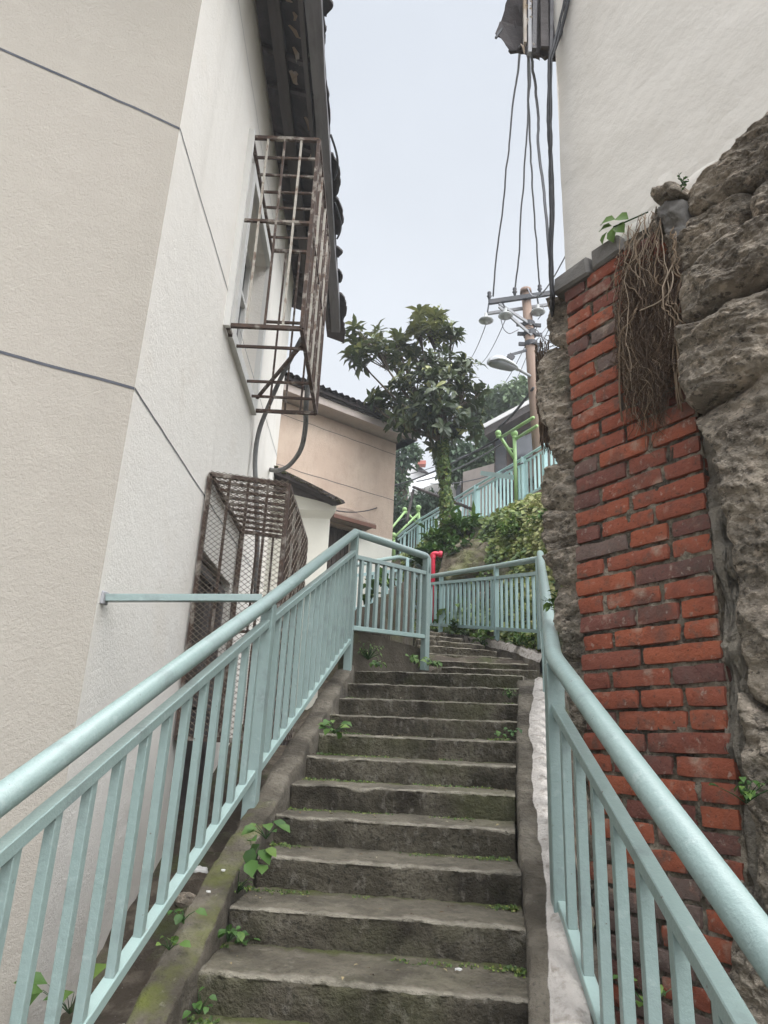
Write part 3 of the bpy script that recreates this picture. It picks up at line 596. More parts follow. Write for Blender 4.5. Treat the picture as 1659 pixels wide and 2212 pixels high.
# ================================================================== RAILINGS
def smooth_path(P, k=6, r=.10):
    """round the inner corners of a polyline"""
    P = [V(p) for p in P]; out = [P[0]]
    for i in range(1, len(P)-1):
        a, b, c = P[i-1], P[i], P[i+1]; ra = min(r, np.linalg.norm(a-b)*.4, np.linalg.norm(c-b)*.4)
        s = b+norm(a-b)*ra; e = b+norm(c-b)*ra
        for j in range(k+1): t = j/k; out.append(s*(1-t)**2+b*2*t*(1-t)+e*t*t)
    out.append(P[-1]); return out
def rail_panel(root, a, b, hb, hm, n, bw=.032, mt='teal', emt='teal_edge', rw=.045, rh=.04, over=(0., 0.), phase=0., bd=None):
    """a,b base points; bottom rail at hb, second rail at hm above the base line, n balusters between"""
    a, b = V(a), V(b); up = V(0, 0, 1); d = norm(V(b[0]-a[0], b[1]-a[1], 0)); sd_ = V(d[1], -d[0], 0)
    mb = MB(); mb.bar(a+up*hb-(b-a)*over[0], b+up*hb+(b-a)*over[1], rw, rh, cham=.003); mb.build('bottom_rail', M[emt], root)
    mb = MB(); mb.bar(a+up*hm-(b-a)*over[0], b+up*hm+(b-a)*over[1], rw, rh, cham=.003); mb.build('middle_rail', M[mt], root)
    for i in range(n):
        p = a+(b-a)*min(1, (i+1-phase)/(n+1-phase*1.5)); p = p+d*random.uniform(-.003, .003)
        mb = MB(); mb.box(p+up*(hb+hm)/2, (bw/2, (bd or bw)/2, (hm-hb)/2-.012), (d, sd_, norm(up+d*random.uniform(-.006, .006))), cham=.002); mb.build('baluster', M[mt], root)
def post(root, p, h, w=.062, mt='teal', yaw=None, down=.06):
    d = V(0, 1, 0) if yaw is None else norm(V(yaw[0], yaw[1], 0)); mb = MB(); p = V(p)
    mb.box(p+V(0, 0, (h-down)/2), (w/2, w/2, (h+down)/2), (d, V(d[1], -d[0], 0), V(0, 0, 1)), cham=.004); mb.build('post', M[mt], root)
HR = 1.10
PL3 = V(-.629, 4.02, -.31); PL0 = V(-.93, 1.15, -1.50)
PL0 = PL3-(PL10-PL3)*((4.02-1.0)/(6.30-4.02))*V(.85, 1, 1.0)
rl = thing('railing', 'teal metal railing on the left of the steps that turns a corner at the landing', 'railing', PL3)
top = [PL0+V(0, 0, HR), PL3+V(0, 0, HR), PL10+V(0, 0, HR+.02)]
ca, cb = AX(0, 1733, -.90), None
mb = MB(); mb.tube([PL0+V(0, 0, HR+.03), PL3+V(0, 0, HR), PL10+V(0, 0, HR+.07)], .038, 20)
end = P920+V(0, 0, HR); mb.tube(smooth_path([PL10+V(0, 0, HR+.07), end+norm(end-PL10-V(0, 0, HR+.03))*.02, P920+V(0, 0, HR-.18)], 8, .09), .036, 20); mb.sphere(PL10+V(0, 0, HR+.07), .038)
mb.build('handrail', M['teal'], rl, smooth=True)
rail_panel(rl, PL0, PL3, .18, .975, 17, over=(0, .018), phase=0)
rail_panel(rl, PL3+V(.012, .03, .012), PL10, .18, .985, 14)
rail_panel(rl, PL10+V(0, 0, .02), P920, .27, .92, 9, bw=.034)
dl = PL10-PL3
post(rl, PL3+V(0, 0, 0), HR-.02, .07, yaw=dl); post(rl, PL10, HR+.05, .066, yaw=dl, down=.14); post(rl, P920, HR-.02, .066, yaw=P920-PL10); post(rl, PL0, HR-.02, .07, yaw=dl)
bp = MB(); bp.bar(AX(228, 1292, WX(3.77)+.01), AY(565, 1292, 4.05), .05, .04, cham=.003); bp.build('wall_brace', M['teal'], rl)
bp = MB(); p = AX(224, 1292, WX(3.77)+.004); bp.box(p, (.012, .035, .035), None, cham=.004, jit=.003); bp.build('anchor_plate', M['steel'], rl)
# right railing
PR = V(.785, 3.20, -.68); PR1 = PR+V(-.075, -1.9, -.80); PRF = AY(1172, 1392, 8.3); PRM = PR*.5+PRF*.5
rr = thing('railing', 'teal metal railing on the right of the steps next to the red bricks', 'railing', PR)
mb = MB(); mb.tube(smooth_path([PR1+V(0, 0, HR+.02), PR+V(0, 0, HR+.01), PRF+V(0, 0, HR), PRF+V(.02, .05, HR)], 6, .12), .038, 20); mb.build('handrail', M['teal'], rr, smooth=True)
rail_panel(rr, PR1, PR, .14, .90, 8, over=(0, .0), bw=.036, phase=.45); rail_panel(rr, PR+V(0.004, .03, .012), PRM, .14, .90, 16); rail_panel(rr, PRM, PRF, .14, .90, 16)
post(rr, PR, HR-.02, .075, yaw=PR-PR1, down=.06); post(rr, PRM, HR-.02, .06, yaw=PRF-PR); post(rr, PRF, HR, .075, yaw=PRF-PR); post(rr, PR1, HR-.02, .07, yaw=PR-PR1)
# far railing that closes the view across the winding steps
PF0 = AY(1168, 1392, 8.38); PF1 = AY(1073, 1387, 10.0); PF2 = AY(951, 1368, 11.3); PF3 = AY(905, 1364, 11.9)
rf = thing('railing', 'teal railing running across behind the winding upper steps under the ivy slope', 'railing', PF1)
hh = 1.07
tp = [AY(1168, 1207, 8.38), AY(1073, 1223, 10.0), AY(951, 1242, 11.3), AY(905, 1249, 11.9)]
mb = MB(); mb.tube([tp[0]]+tp[1:], .038, 14); mb.build('handrail', M['teal'], rf, smooth=True)
def panel_px(root, A, B, ya, yb, x0, x1, n, mt='teal_far'):
    """panel whose rails are measured: A,B distances at x0,x1; ya=(mid0,mid1), yb=(bot0,bot1)"""
    m0, m1 = AY(x0, ya[0], A), AY(x1, ya[1], B); b0, b1 = AY(x0, yb[0], A), AY(x1, yb[1], B)
    m1 = m1; mb = MB(); mb.bar(m0, m1, .04, .045); mb.build('middle_rail', M[mt], root)
    mb = MB(); mb.bar(b0, b1, .04, .045); mb.build('bottom_rail', M[mt], root)
    d = norm(V(m1[0]-m0[0], m1[1]-m0[1], 0))
    for i in range(n):
        t = (i+1)/(n+1); t = t*A/(B*(1-t)+A*t) if False else t; p = m0*(1-t)+m1*t; q = b0*(1-t)+b1*t
        q = V(p[0], p[1], q[2]); mb = MB(); mb.box((p+q)/2, (.017, .017, (p[2]-q[2])/2), (d, V(d[1], -d[0], 0), V(0, 0, 1))); mb.build('baluster', M[mt], root)
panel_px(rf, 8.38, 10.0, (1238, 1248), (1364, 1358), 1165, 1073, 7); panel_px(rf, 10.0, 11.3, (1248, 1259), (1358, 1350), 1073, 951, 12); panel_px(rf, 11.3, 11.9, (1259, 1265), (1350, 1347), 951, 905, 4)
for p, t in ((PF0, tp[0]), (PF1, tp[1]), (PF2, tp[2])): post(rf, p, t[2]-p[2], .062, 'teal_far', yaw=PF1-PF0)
# inner railing seen through the corner panel
ri = thing('railing', 'short teal railing seen through the corner panel above the earth wall', 'railing', AY(880, 1300, 13))
mb = MB(); mb.tube(smooth_path([AY(742, 1226, 10.0), AY(800, 1214, 11.2), AY(862, 1203, 12.4), AY(892, 1212, 13.2), AY(925, 1240, 13.4)], 6, .2), .036, 12); mb.build('handrail', M['teal'], ri, smooth=True)
panel_px(ri, 10.0, 12.6, (1246, 1230), (1320, 1296), 742, 876, 11)
panel_px(ri, 12.6, 13.4, (1230, 1262), (1296, 1330), 876, 925, 4)
for x, y, t, b in ((790, 11.0, 1216, 1330), (877, 12.6, 1206, 1310)): p = AY(x, b, y); q = AY(x, t, y); post(ri, p, q[2]-p[2], .06, 'teal_far')
# upper railing on the hill
ru = thing('railing', 'long pale teal railing climbing along the hill path above the ivy', 'railing', AY(1112, 1094, 13.6))
def pr(x): return float(np.interp(x, [860, 965, 1030, 1112, 1200, 1230], [19.5, 16.8, 15.4, 13.7, 12.2, 11.8]))
def tpy(x): return float(np.interp(x, [860, 905, 955, 1030, 1112, 1200, 1230], [1158, 1123, 1094, 1048, 1001, 947, 930]))
def bpy_(x): return float(np.interp(x, [860, 905, 955, 1030, 1112, 1200, 1230], [1225, 1195, 1166, 1132, 1092, 1042, 1028]))
xs_ = [860, 905, 955, 1012, 1042, 1112, 1132, 1172, 1232]
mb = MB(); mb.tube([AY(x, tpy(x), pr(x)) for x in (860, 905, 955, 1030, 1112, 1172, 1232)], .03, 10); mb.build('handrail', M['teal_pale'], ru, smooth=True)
def rail_line(dy, frac):
    mb = MB(); Q = [AY(x, tpy(x)*(1-frac)+bpy_(x)*frac, pr(x)) for x in (860, 905, 955, 1030, 1112, 1172, 1232)]
    for a, b in zip(Q[:-1], Q[1:]): mb.bar(a, b, .035, .04)
    mb.build('rail', M['teal_pale'], ru)
rail_line(0, .12); rail_line(0, .93)
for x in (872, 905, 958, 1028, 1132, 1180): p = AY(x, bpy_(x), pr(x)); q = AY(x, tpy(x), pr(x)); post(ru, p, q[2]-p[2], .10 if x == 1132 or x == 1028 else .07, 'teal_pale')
x = 864.
while x < 1230:
    if all(abs(x-q) > 4 for q in (872, 905, 958, 1028, 1132, 1180)):
        p = AY(x, bpy_(x)*.94+tpy(x)*.06, pr(x)); q = AY(x, bpy_(x)*.12+tpy(x)*.88, pr(x)); mb = MB(); mb.box(V(p[0], p[1], (p[2]+q[2])/2), (.02, .02, (q[2]-p[2])/2)); mb.build('baluster', M['teal_pale'], ru)
    x += .125*FPX/(pr(x)*1.04)*.62
mb = MB(); mb.bar(AY(1040, 1020+2, 15.0), AY(1108, 1031, 13.6), .05, .10); mb.build('rail', M['teal_pale'], ru)
# red standpipe
hp = thing('standpipe', 'bright red standpipe with a short capped elbow beside the far railing', 'standpipe', AY(934, 1330, 12.4))
mb = MB(); P_ = smooth_path([AY(934, 1345, 12.4), AY(935, 1195, 12.4), AY(952, 1198, 12.4)], 5, .08); mb.tube(P_, .045, 14); mb.build('pipe', M['red_paint'], hp, smooth=True)
mb = MB(); a = AY(948, 1197, 12.4); mb.tube([a, a+V(.06, 0, 0)], .06, 14); b = AY(935, 1196, 12.4); mb.tube([b-V(0, 0, .09), b-V(0, 0, .03)], .056, 14); mb.build('cap', M['red_paint'], hp, smooth=False)
# green pergola frames
def pergola(segs, balls, label, base):
    r = thing('pergola_frame', label, 'pergola frame', base)
    for a, b, w in segs: mb = MB(); mb.tube([a, b], w*.62, 12); mb.build('beam' , M['green_paint'], r, smooth=True)
    for c, w in balls: mb = MB(); mb.sphere(c, w*.8, 14); mb.tube([c-V(0, 0, w*1.2), c-V(0, 0, w*.6)], w*.5, 10); mb.build('ball_finial', M['green_paint'], r, smooth=True)
Yp = 13.4
pergola([(AY(1116, 1100, Yp), AY(1111, 940, Yp), .062), (AY(1112, 992, Yp), AY(1077, 938, Yp), .055), (AY(1093, 967, Yp), AY(1111, 972, Yp), .035), (AY(1080, 946, Yp), AY(1152, 902, 11.6), .05), (AY(1114, 948, Yp), AY(1160, 920, 12.2), .05)],
        [(AY(1111, 937, Yp), .095), (AY(1076, 936, Yp), .085)], 'lime green tube frame with two ball ends by the dark eaved house', AY(1116, 1100, Yp))
Yp = 18.5
pergola([(AY(908, 1190, Yp), AY(904, 1100, Yp), .06), (AY(907, 1136, Yp), AY(875, 1104, Yp), .055), (AY(888, 1118, Yp), AY(906, 1118, Yp), .035), (AY(876, 1104, Yp), AY(829, 1162, 17.2), .05), (AY(903, 1110, Yp), AY(853, 1160, 17.4), .05), (AY(851, 1215, 17.4), AY(850, 1158, 17.4), .07)],
        [(AY(904, 1097, Yp), .10), (AY(874, 1101, Yp), .09), (AY(850, 1157, 17.4), .10), (AY(823, 1160, 17.2), .09)], 'lime green tube frame with four ball ends by the pink house corner', AY(908, 1190, Yp))

# ================================================================== THE RIGHT WALL
BD = norm(V(.53, -.85, 0)); BP = AY(1262, 1500, 3.35); BP[2] = 0; BN = V(-.85, -.53, 0)      # along the face (towards us), and its outward normal
BPx = (BP[0], BP[1])
def APW(x, y, off=0.): q = BP+BN*off; return APL(x, y, (q[0], q[1]), (BD[0], BD[1]))
def uw(p): return float((V(p)-BP)@BD)
ZT = APW(1222, 592)[2]
pil = thing('brick_pillar', 'old red brick pillar with dark mortar joints beside the right railing', 'brick pillar', BP+V(0, 0, -1.2))
uR = uw(APW(1560, 1400)); cz = .0875; z = -1.45; row = 0
brk = MB(); uL0 = 0.
TW = .245
lens = {0: [.115, .24, .24, .12], 1: [.24, .24, .12, .115], 2: [.12, .115, .24, .24], 3: [.18, .24, .24, .06]}
PW = uR
def rough_brick(mb, c, h, ax, tint, seed):
    b0 = len(mb.v); n = (7, 3, 3)
    ax = [V(a) for a in ax]; c = V(c)
    # six faces as little grids with rounded, nibbled edges
    def surf(q, sg):
        o = [i for i in range(3) if i != q]; na, nb = max(2, int(h[o[0]]*2/.028)), max(2, int(h[o[1]]*2/.016)); P = []
        for i in range(na+1):
            r_ = []
            for j in range(nb+1):
                l = [0, 0, 0]; l[q] = sg*h[q]; l[o[0]] = h[o[0]]*(2*i/na-1); l[o[1]] = h[o[1]]*(2*j/nb-1)
                l = V(l); rr = .010+.006*nz(c+l, 9, seed); inner = np.clip(l, -(V(h)-rr), V(h)-rr); dd = l-inner; k = np.linalg.norm(dd)
                if k > 1e-9: l = inner+dd/k*rr
                w = c+ax[0]*l[0]+ax[1]*l[1]+ax[2]*l[2]; ed = 1.0 if k > rr*1.05 else .35
                w = w+norm(w-c)*(.0055*fbm(w, 28, seed)*ed+.005*nz(w, 8, seed+1)-.006*max(0, nz(w, 14, seed+4))); r_.append(w)
            P.append(r_ )
        mb.grid(P if (sg > 0) == (q != 1) else P[::-1], tint)
    surf(1, -1); surf(2, 1); surf(2, -1); surf(0, 1); surf(0, -1)
while z < ZT-.15:
    pat = lens[random.choice([0, 1, 2])] if row % 2 else lens[random.choice([0, 2, 3])]
    pat = [[.155, .30, .4], [.335, .345, .3], [.175, .345, .3], [.32, .21, .3]][row % 4]
    shift = random.uniform(-.02, .02); u = -.012+random.uniform(-.015, .015)
    for i, L in enumerate(pat):
        e_ = u+L
        if e_ > PW-.07: e_ = PW+random.uniform(-.006, .006)
        if e_-u < .06: break
        c = BP+BD*((u+e_)/2)+V(0, 0, z+cz/2); a = random.uniform(-.012, .012); dd = norm(BD+V(0, 0, a)); up = norm(V(0, 0, 1)-dd*a)
        out = random.uniform(-.004, .006); seedv = random.random()*99
        t = random.choice([.05, .15, .25, .3, .4, .5, .5, .6, .7, .8])*(1 if z < 1.3 else 1.1)+(.28 if random.random() < (.12 if z < 1.5 else .25) else 0)
        if z < -.35 and random.random() < .4: t = 1.0
        rough_brick(brk, c-BN*(.05-out), ((e_-u)/2-.0035-random.uniform(0, .003), .05, cz/2-.0045-random.uniform(0, .003)), (dd, -BN, up), min(t, 1), seedv)
        u = e_+.008
        if e_ >= PW-.02: break
    # return face on the near right side
    z += cz; row += 1
brk.build('bricks', M['brick'], pil, smooth=True)
mb = MB(); P = []
nb_ = 46; nz_ = 200
for i in range(nb_+1):
    u = -.0+PW*i/nb_; r_ = []
    for j in range(nz_+1): zz = -1.5+(ZT+1.46)*j/nz_; p = BP+BD*u+V(0, 0, zz); r_.append(p-BN*(.013-.013*fbm(p, 17)-.006*fbm(p, 50)))
    P.append(r_)
mb.grid(P)
q0 = BP+BD*(PW-.004)-BN*.012; q1 = q0-BN*.3; mb.add([V(q0[0], q0[1], -1.5), V(q1[0], q1[1], -1.5), V(q1[0], q1[1], ZT-.05), V(q0[0], q0[1], ZT-.05)], [(0, 1, 2, 3)])
q0 = BP+BD*.004-BN*.012; q1 = q0-BN*.3; mb.add([V(q0[0], q0[1], -1.5), V(q1[0], q1[1], -1.5), V(q1[0], q1[1], ZT-.05), V(q0[0], q0[1], ZT-.05)], [(0, 1, 2, 3)])
mb.build('mortar', M['mortar'], pil, smooth=True)
# grey coping slabs on top
cop = [((1196, 652), (1222, 596), (1336, 508), (1338, 560)),]
for (ua, ub, hh_, dz) in ((-.075, .19, .125, -.02), (.20, .40, .11, -.015)):
    mb = MB(); c = BP+BD*((ua+ub)/2)+V(0, 0, ZT-.035+dz); mb.box(c-BN*.10, ((ub-ua)/2-.004, .13, hh_/2), (BD, -BN, V(0, 0, 1)), cham=.014, jit=.006); mb.build('coping_slab', M['coping'], pil)

# rocks: an outline in the wall plane, bulged and roughened
def rock(outl, off, depth, parent, seed, mt='rock', rings=26, nang=84, red=0., name='stone'):
    O = [APW(x, y, off) for x, y in outl]; c = sum(O)/len(O); n = len(O); B = []
    # resample the outline evenly with rounded corners
    per = [np.linalg.norm(O[(i+1) % n]-O[i]) for i in range(n)]; tot = sum(per)
    for k in range(nang):
        s = tot*k/nang; i = 0
        while s > per[i]: s -= per[i]; i += 1
        B.append(O[i]+(O[(i+1) % n]-O[i])*(s/per[i]))
    B = [(B[k-1]+B[k]*2+B[(k+1) % nang])/4 for k in range(nang)]; B = [c+(b-c)*1.035 for b in B]
    P = []; rd = []
    for r in range(rings+1):
        s = r/rings; ring = []
        for k in range(nang+1):
            b = B[k % nang]; f = min(s/.90, 1.0); p = c+(b-c)*(f**.9)
            hgt = depth*(max(0, 1-f**7.0))**.55 - (s-.90)/.10*.16*(1 if s > .90 else 0)
            st_ = p+BD*.35*p[2]; ns = fbm(st_, 2.4, seed)*.034+fbm(st_*V(1, 1, 2.2), 7, seed+2)*.026+.020*(round(fbm(st_*V(1, 1, 1.6), 3.1, seed+6)*2.2)/2.2)+abs(fbm(p, 15, seed+5))*.014-.014*max(0, nz(p, 8, seed+8)-.2)+.005*fbm(p, 40, seed)
            p = p+BN*(hgt+ns*(1 if s < .9 else .4))+V(0, 0, .012*fbm(p, 8, seed+3)*f)
            ring.append(p); rd.append(max(0, 1-min(np.linalg.norm(p-RED1)/.085, np.linalg.norm(p-RED2)/.06)) if red else 0)
        P.append(ring)
    mb = MB(); mb.grid(P); return mb.build(name, M[mt], parent, smooth=True, attrs=dict(red=rd))
RED1 = APW(1602, 682, .06); RED2 = APW(1525, 712, .05)
sw = thing('stone_wall', 'rough wall of big pitted brown boulders right of the brick pillar', 'stone wall', BP+BD*1.2+V(0, 0, -1.4))
rocks = [
    ([(1488, 428), (1530, 392), (1580, 340), (1650, 275), (1760, 190), (1800, 260), (1720, 330), (1640, 400), (1560, 445), (1500, 470)], .00, .08, 0),
    ([(1450, 520), (1500, 478), (1560, 452), (1625, 425), (1640, 450), (1600, 520), (1540, 560), (1480, 592), (1455, 575)], -.02, .07, 0),
    ([(1648, 425), (1720, 350), (1800, 300), (1820, 420), (1720, 500), (1650, 500), (1636, 460)], -.01, .08, 0),
    ([(1478, 610), (1520, 572), (1590, 520), (1660, 488), (1780, 430), (1800, 530), (1700, 600), (1610, 640), (1540, 690), (1490, 700), (1474, 660)], .02, .10, 0),
    ([(1480, 725), (1540, 700), (1600, 660), (1670, 640), (1800, 560), (1820, 700), (1700, 790), (1620, 830), (1560, 860), (1510, 890), (1480, 830)], .02, .09, .9),
    ([(1512, 912), (1575, 872), (1650, 820), (1800, 740), (1900, 900), (1900, 1300), (1850, 1520), (1700, 1540), (1625, 1490), (1606, 1380), (1590, 1200), (1570, 1060), (1555, 960)], .0, .07, 0),
    ([(1612, 1500), (1660, 1545), (1850, 1530), (1950, 1700), (1950, 2000), (1850, 2060), (1680, 2010), (1640, 1850), (1624, 1650)], -.015, .06, 0),
    ([(1612, 1900), (1680, 2020), (1850, 2070), (1980, 2120), (1960, 2500), (1750, 2500), (1620, 2350), (1596, 2100)], -.02, .07, 0)]
for i, (ol, off, dep, rd) in enumerate(rocks): rock(ol, off, dep, sw, 11*i+5, red=rd, rings=60 if i > 4 else 44, nang=220 if i > 4 else 130)
for i, (ol, t) in enumerate((([(1432, 466), (1452, 440), (1486, 432), (1490, 500), (1470, 530), (1440, 512)], 'coping'), ([(1424, 430), (1450, 415), (1480, 405), (1490, 425), (1452, 440), (1432, 452)], 'rock'), ([(1420, 460), (1428, 450), (1436, 500), (1424, 520)], 'rock'))): rock(ol, .03, .05, sw, 200+i, mt=t, rings=12, nang=40)
mb = MB(); P = []       # mortar bed and grey render between pillar and boulders
for i in range(70):
    u = PW-.06+i/69*2.6; r_ = []
    for j in range(120):
        zz = -1.6+(ZT+.35+1.6)*j/119; p = BP+BD*u+V(0, 0, zz); p = p-BN*(.10-.05*fbm(p, 2.3, 4)-.02*fbm(p, 8, 4)-.008*fbm(p, 26, 2)); r_.append(p)
    P.append(r_)
mb.grid(P); mb.build('mortar_bed', M['mortar'], sw, smooth=True)
M['render_grey'] = mat('render_grey', (.29, .255, .205), .95, [((.13, .11, .085), 5, .48, .64, .7), ((.42, .37, .30), 14, .56, .66, .6), ((.30, .28, .25), 3, .55, .7, .7), ((.07, .07, .04), 2, .55, .7, .5)], [(6, .04), (30, .03), (90, .01)])
strip = [(1506, 905), (1545, 900), (1566, 980), (1578, 1100), (1594, 1230), (1612, 1400), (1626, 1560), (1644, 1750), (1664, 2000), (1640, 2050), (1612, 1900), (1586, 1640), (1560, 1400), (1530, 1100)]
rock(strip, -.05, .012, sw, 300, mt='render_grey', rings=20, nang=120, name='render_patch')
# crumbling stones left of the pillar
sw2 = thing('stone_wall', 'crumbling dark edge of rough stones left of the brick pillar', 'stone wall', BP-BD*.2+V(0, 0, -1.0))
def blob(c, r, parent, seed, mt='rock', n=34, name='stone', amp=.30):
    c = V(c); mb = MB(); P = []; 
    for i in range(n+1):
        row = []
        for j in range(n+1):
            d = V(math.sin(PI*i/n)*math.cos(2*PI*j/n), math.sin(PI*i/n)*math.sin(2*PI*j/n), math.cos(PI*i/n))
            e_ = np.sign(d)*np.abs(d)**.75; p = c+e_*V(r); k = fbm(c+d*.5, 2.2, seed)*amp+fbm(c+d*.5, 6, seed)*amp*.35
            row.append(p+d*float(np.mean(r))*k+d*.012*fbm(p, 18, seed))
        P.append(row)
    mb.grid(P); return mb.build(name, M[mt], parent, smooth=True, attrs=dict(red=[0]*len(mb.v)))
LS = [([(1196, 648), (1235, 640), (1240, 700), (1238, 760), (1196, 742), (1190, 700)], -.10, .05),
      ([(1176, 782), (1200, 752), (1242, 756), (1250, 850), (1238, 900), (1214, 938), (1194, 925), (1180, 885), (1172, 835)], -.13, .07),
      ([(1206, 880), (1246, 872), (1262, 950), (1258, 1000), (1216, 1012), (1198, 965)], -.11, .05),
      ([(1190, 1012), (1258, 996), (1268, 1100), (1210, 1118), (1184, 1096), (1182, 1050)], -.12, .06),
      ([(1188, 1108), (1272, 1098), (1276, 1178), (1200, 1198), (1182, 1165)], -.11, .06),
      ([(1184, 1200), (1276, 1180), (1284, 1254), (1232, 1276), (1200, 1246)], -.12, .06),
      ([(1214, 1272), (1284, 1252), (1290, 1380), (1292, 1450), (1236, 1428), (1212, 1340)], -.13, .05),
      ([(1236, 1426), (1298, 1446), (1306, 1610), (1258, 1600), (1240, 1500)], -.12, .05),
      ([(1250, 1604), (1310, 1612), (1330, 1800), (1290, 1790), (1262, 1700)], -.12, .05),
      ([(1270, 1790), (1340, 1800), (1360, 2100), (1310, 2100), (1280, 1900)], -.12, .05)]
for i, (ol, off, dep) in enumerate(LS): rock(ol, off, dep, sw2, i*5.1+2, rings=36, nang=90)
mb = MB(); q = BP-BD*.03; P = []
for i in range(14):
    r_ = []
    for j in range(60): zz = -1.5+3.5*j/59; p = q+BD*(i/13*.14)+V(0, 0, zz)-BN*.14; p = p-BN*.05+BN*(.04*fbm(p, 4)); r_.append(p)
    P.append(r_)
mb.grid(P); mb.build('earth_core', M['mortar'], sw2, smooth=True)
# ------------------------------------------------------------------ right house
rh = thing('house', 'plain off-white rendered house wall standing on the brick and boulder wall at right', 'house', BP+BD*1+V(0, 0, ZT))
hoff = -.03
q = BP+BN*hoff; K = V(APW(1222, 592, hoff)[0], APW(1222, 592, hoff)[1], 0)
mb = MB(); P = []
for i in range(60):
    u = 4.2*i/59; r_ = []
    for j in range(60):
        zz = ZT-.3+(5.9)*(j/59)**1.3; p = K+BD*u+V(0, 0, zz); d_ = .012*fbm(p, 1.1, 3)+.003*fbm(p, 5, 3)+(.02*max(0, 1-(zz-ZT)/.35)*fbm(p, 6, 8) if u > .5 and zz > ZT else 0); r_.append(p+BN*(min(d_, -.03) if zz < ZT else d_))
    P.append(r_)
mb.grid(P); e1 = K-BN*4
mb.add([K+V(0, 0, ZT-.3), K+V(0, 0, ZT+5.6), e1+V(0, 0, ZT+5.6), e1+V(0, 0, ZT-.3)], [(0, 1, 2, 3)])
mb.build('wall', M['white_wall'], rh, smooth=False)
# eroded base moulding where the wall meets the stones
mb = MB(); P = []
for i in range(80):
    u = .28+2.6*i/79; r_ = []
    for j in range(8):
        a = j/7; p = K+BD*u+V(0, 0, ZT-.04+.10*a+.03*fbm((u, 0, 0), 3)+.05*(u-.28)); p = p+BN*(.016*math.sin(PI*a)*(.3+1.2*abs(fbm(p, 5, 2)))+.002); r_.append(p)
    P.append(r_)
mb.grid(P); mb.build('base_moulding', M['white_wall'], rh, smooth=True)
# broken eave at the corner
zE = APW(1210, 60, hoff)[2]
yE = K[1]
ev = []
def PE(x, y, d=0.): return AY(x, y, 3.42+d)
def jag(p0, p1, n, amp, sd):
    return [(p0[0]*(1-k/n)+p1[0]*k/n+amp*(fbm((k*1.7, sd, 0), 1.1)), p0[1]*(1-k/n)+p1[1]*k/n+amp*fbm((sd, k*1.7, 4), 1.1)) for k in range(n+1)]
shard = jag((1118, -70), (1084, 42), 7, 5, 1)+jag((1080, 48), (1070, 72), 3, 3, 2)+jag((1078, 76), (1098, 106), 4, 3, 3)+jag((1100, 108), (1134, 113), 5, 4, 4)+[(1138, 60), (1138, -70)]
mb = MB(); mb.prism([PE(x, y, .05+.03*math.sin(y*.05)) for x, y in shard], V(.02, .03, .012), .2); er = mb.build('eave', M['tile'], rh)
for (xa, xb, yl, dy, sd) in ((1112, 1142, 112, .10, 5), (1134, 1164, 122, .02, 6), (1158, 1200, 128, .07, 7), (1150, 1216, 104, .16, 9)):
    pl_ = [(xa, -70)]+jag((xa, yl-16), (xb, yl), 8, 7, sd)+[(xb, -70)]; mb = MB(); mb.prism([PE(x, y, dy) for x, y in pl_], V(.01, .04, .015), .5); mb.build('broken_tile', M['tile'] if sd != 6 else M['wood'], er)
for i, (xa, ya, xb, yb, w, mt_) in enumerate(((1143, -50, 1144, 116, .022, 'steel'), (1156, -50, 1153, 108, .028, 'wood_grey'), (1174, -50, 1176, 104, .05, 'wood'), (1133, -40, 1134, 95, .018, 'debris'), (1192, -40, 1190, 118, .022, 'wood_grey'))):
    mb = MB(); mb.bar(PE(xa, ya, -.06), PE(xb, yb, -.05), w, .03, (0, 1, 0)); mb.build('batten', M[mt_], er)
mb = MB(); mb.bar(PE(1084, 62, -.03), PE(1071, 82, -.03), .014, .014); mb.build('rod', M['steel_dark'], er)
for i in range(14):
    c = PE(random.uniform(1126, 1150), random.uniform(-20, 108), -.055); d = V(random.uniform(-.3, .3), 0, 1); L = random.uniform(.03, .09); mb = MB(); mb.tube([c-d*L/2, c+V(random.uniform(-.01, .01), -.01, 0), c+d*L/2], [.004, random.uniform(.006, .012), .003], 6); mb.build('debris_scrap', M['debris'], er)
# ------------------------------------------------------------------ cables and overhead wires
def cable(pts, r, label, name='cable', cat='cable', group=None, wob=.0, seed=0, mt='cable', n=30):
    P = []; pts = [V(p) for p in pts]
    for i in range(len(pts)-1):
        for k in range(n): P.append(pts[i]*(1-k/n)+pts[i+1]*(k/n))
    P.append(pts[-1]); P = [p+V(fbm((i*.06, seed, 0), 1), fbm((0, i*.06, seed), 1), 0)*wob for i, p in enumerate(P)]
    mb = MB(); mb.tube(P, r, 6); return tag(mb.build(name, M[mt], smooth=True, base=P[-1]), label, cat, group)
for i, (dx, yo, r, lab) in enumerate(((0, 0, .013, 'thick black cable hugging the corner of the right house'), (3, .03, .009, 'thin black cable strapped beside the thick one on the house corner'), (-2.5, -.02, .010, 'black cable left in the bundle that runs down the right house corner'), (1.5, -.03, .006, 'finest black cable in front of the bundle on the right house corner'))):
    y0 = 3.30+yo; cable([AY(1240+dx*2.5, -60, y0-.1), AY(1212+dx, 60, y0), AY(1190+dx, 130, y0), AY(1187+dx*.8, 260, y0+.02), AY(1190-dx*.3, 330, y0+.04), AY(1192+dx*.5, 450, y0+.04), AY(1190+dx*.2, 560, y0+.06), AY(1192+dx*.4, 640, y0+.08), AY(1196+dx*.4, 700, y0+.3)], r, lab, wob=.010, seed=i*3.3, n=12)
Yq = 13.0; wires = [((1122, 100), (1098, 330), (1064, 640), 0), ((1139, 110), (1136, 330), (1112, 634), 1), ((1142, 110), (1150, 400), (1166, 624), 2), ((1146, 115), (1160, 240), (1189, 570), 3)]
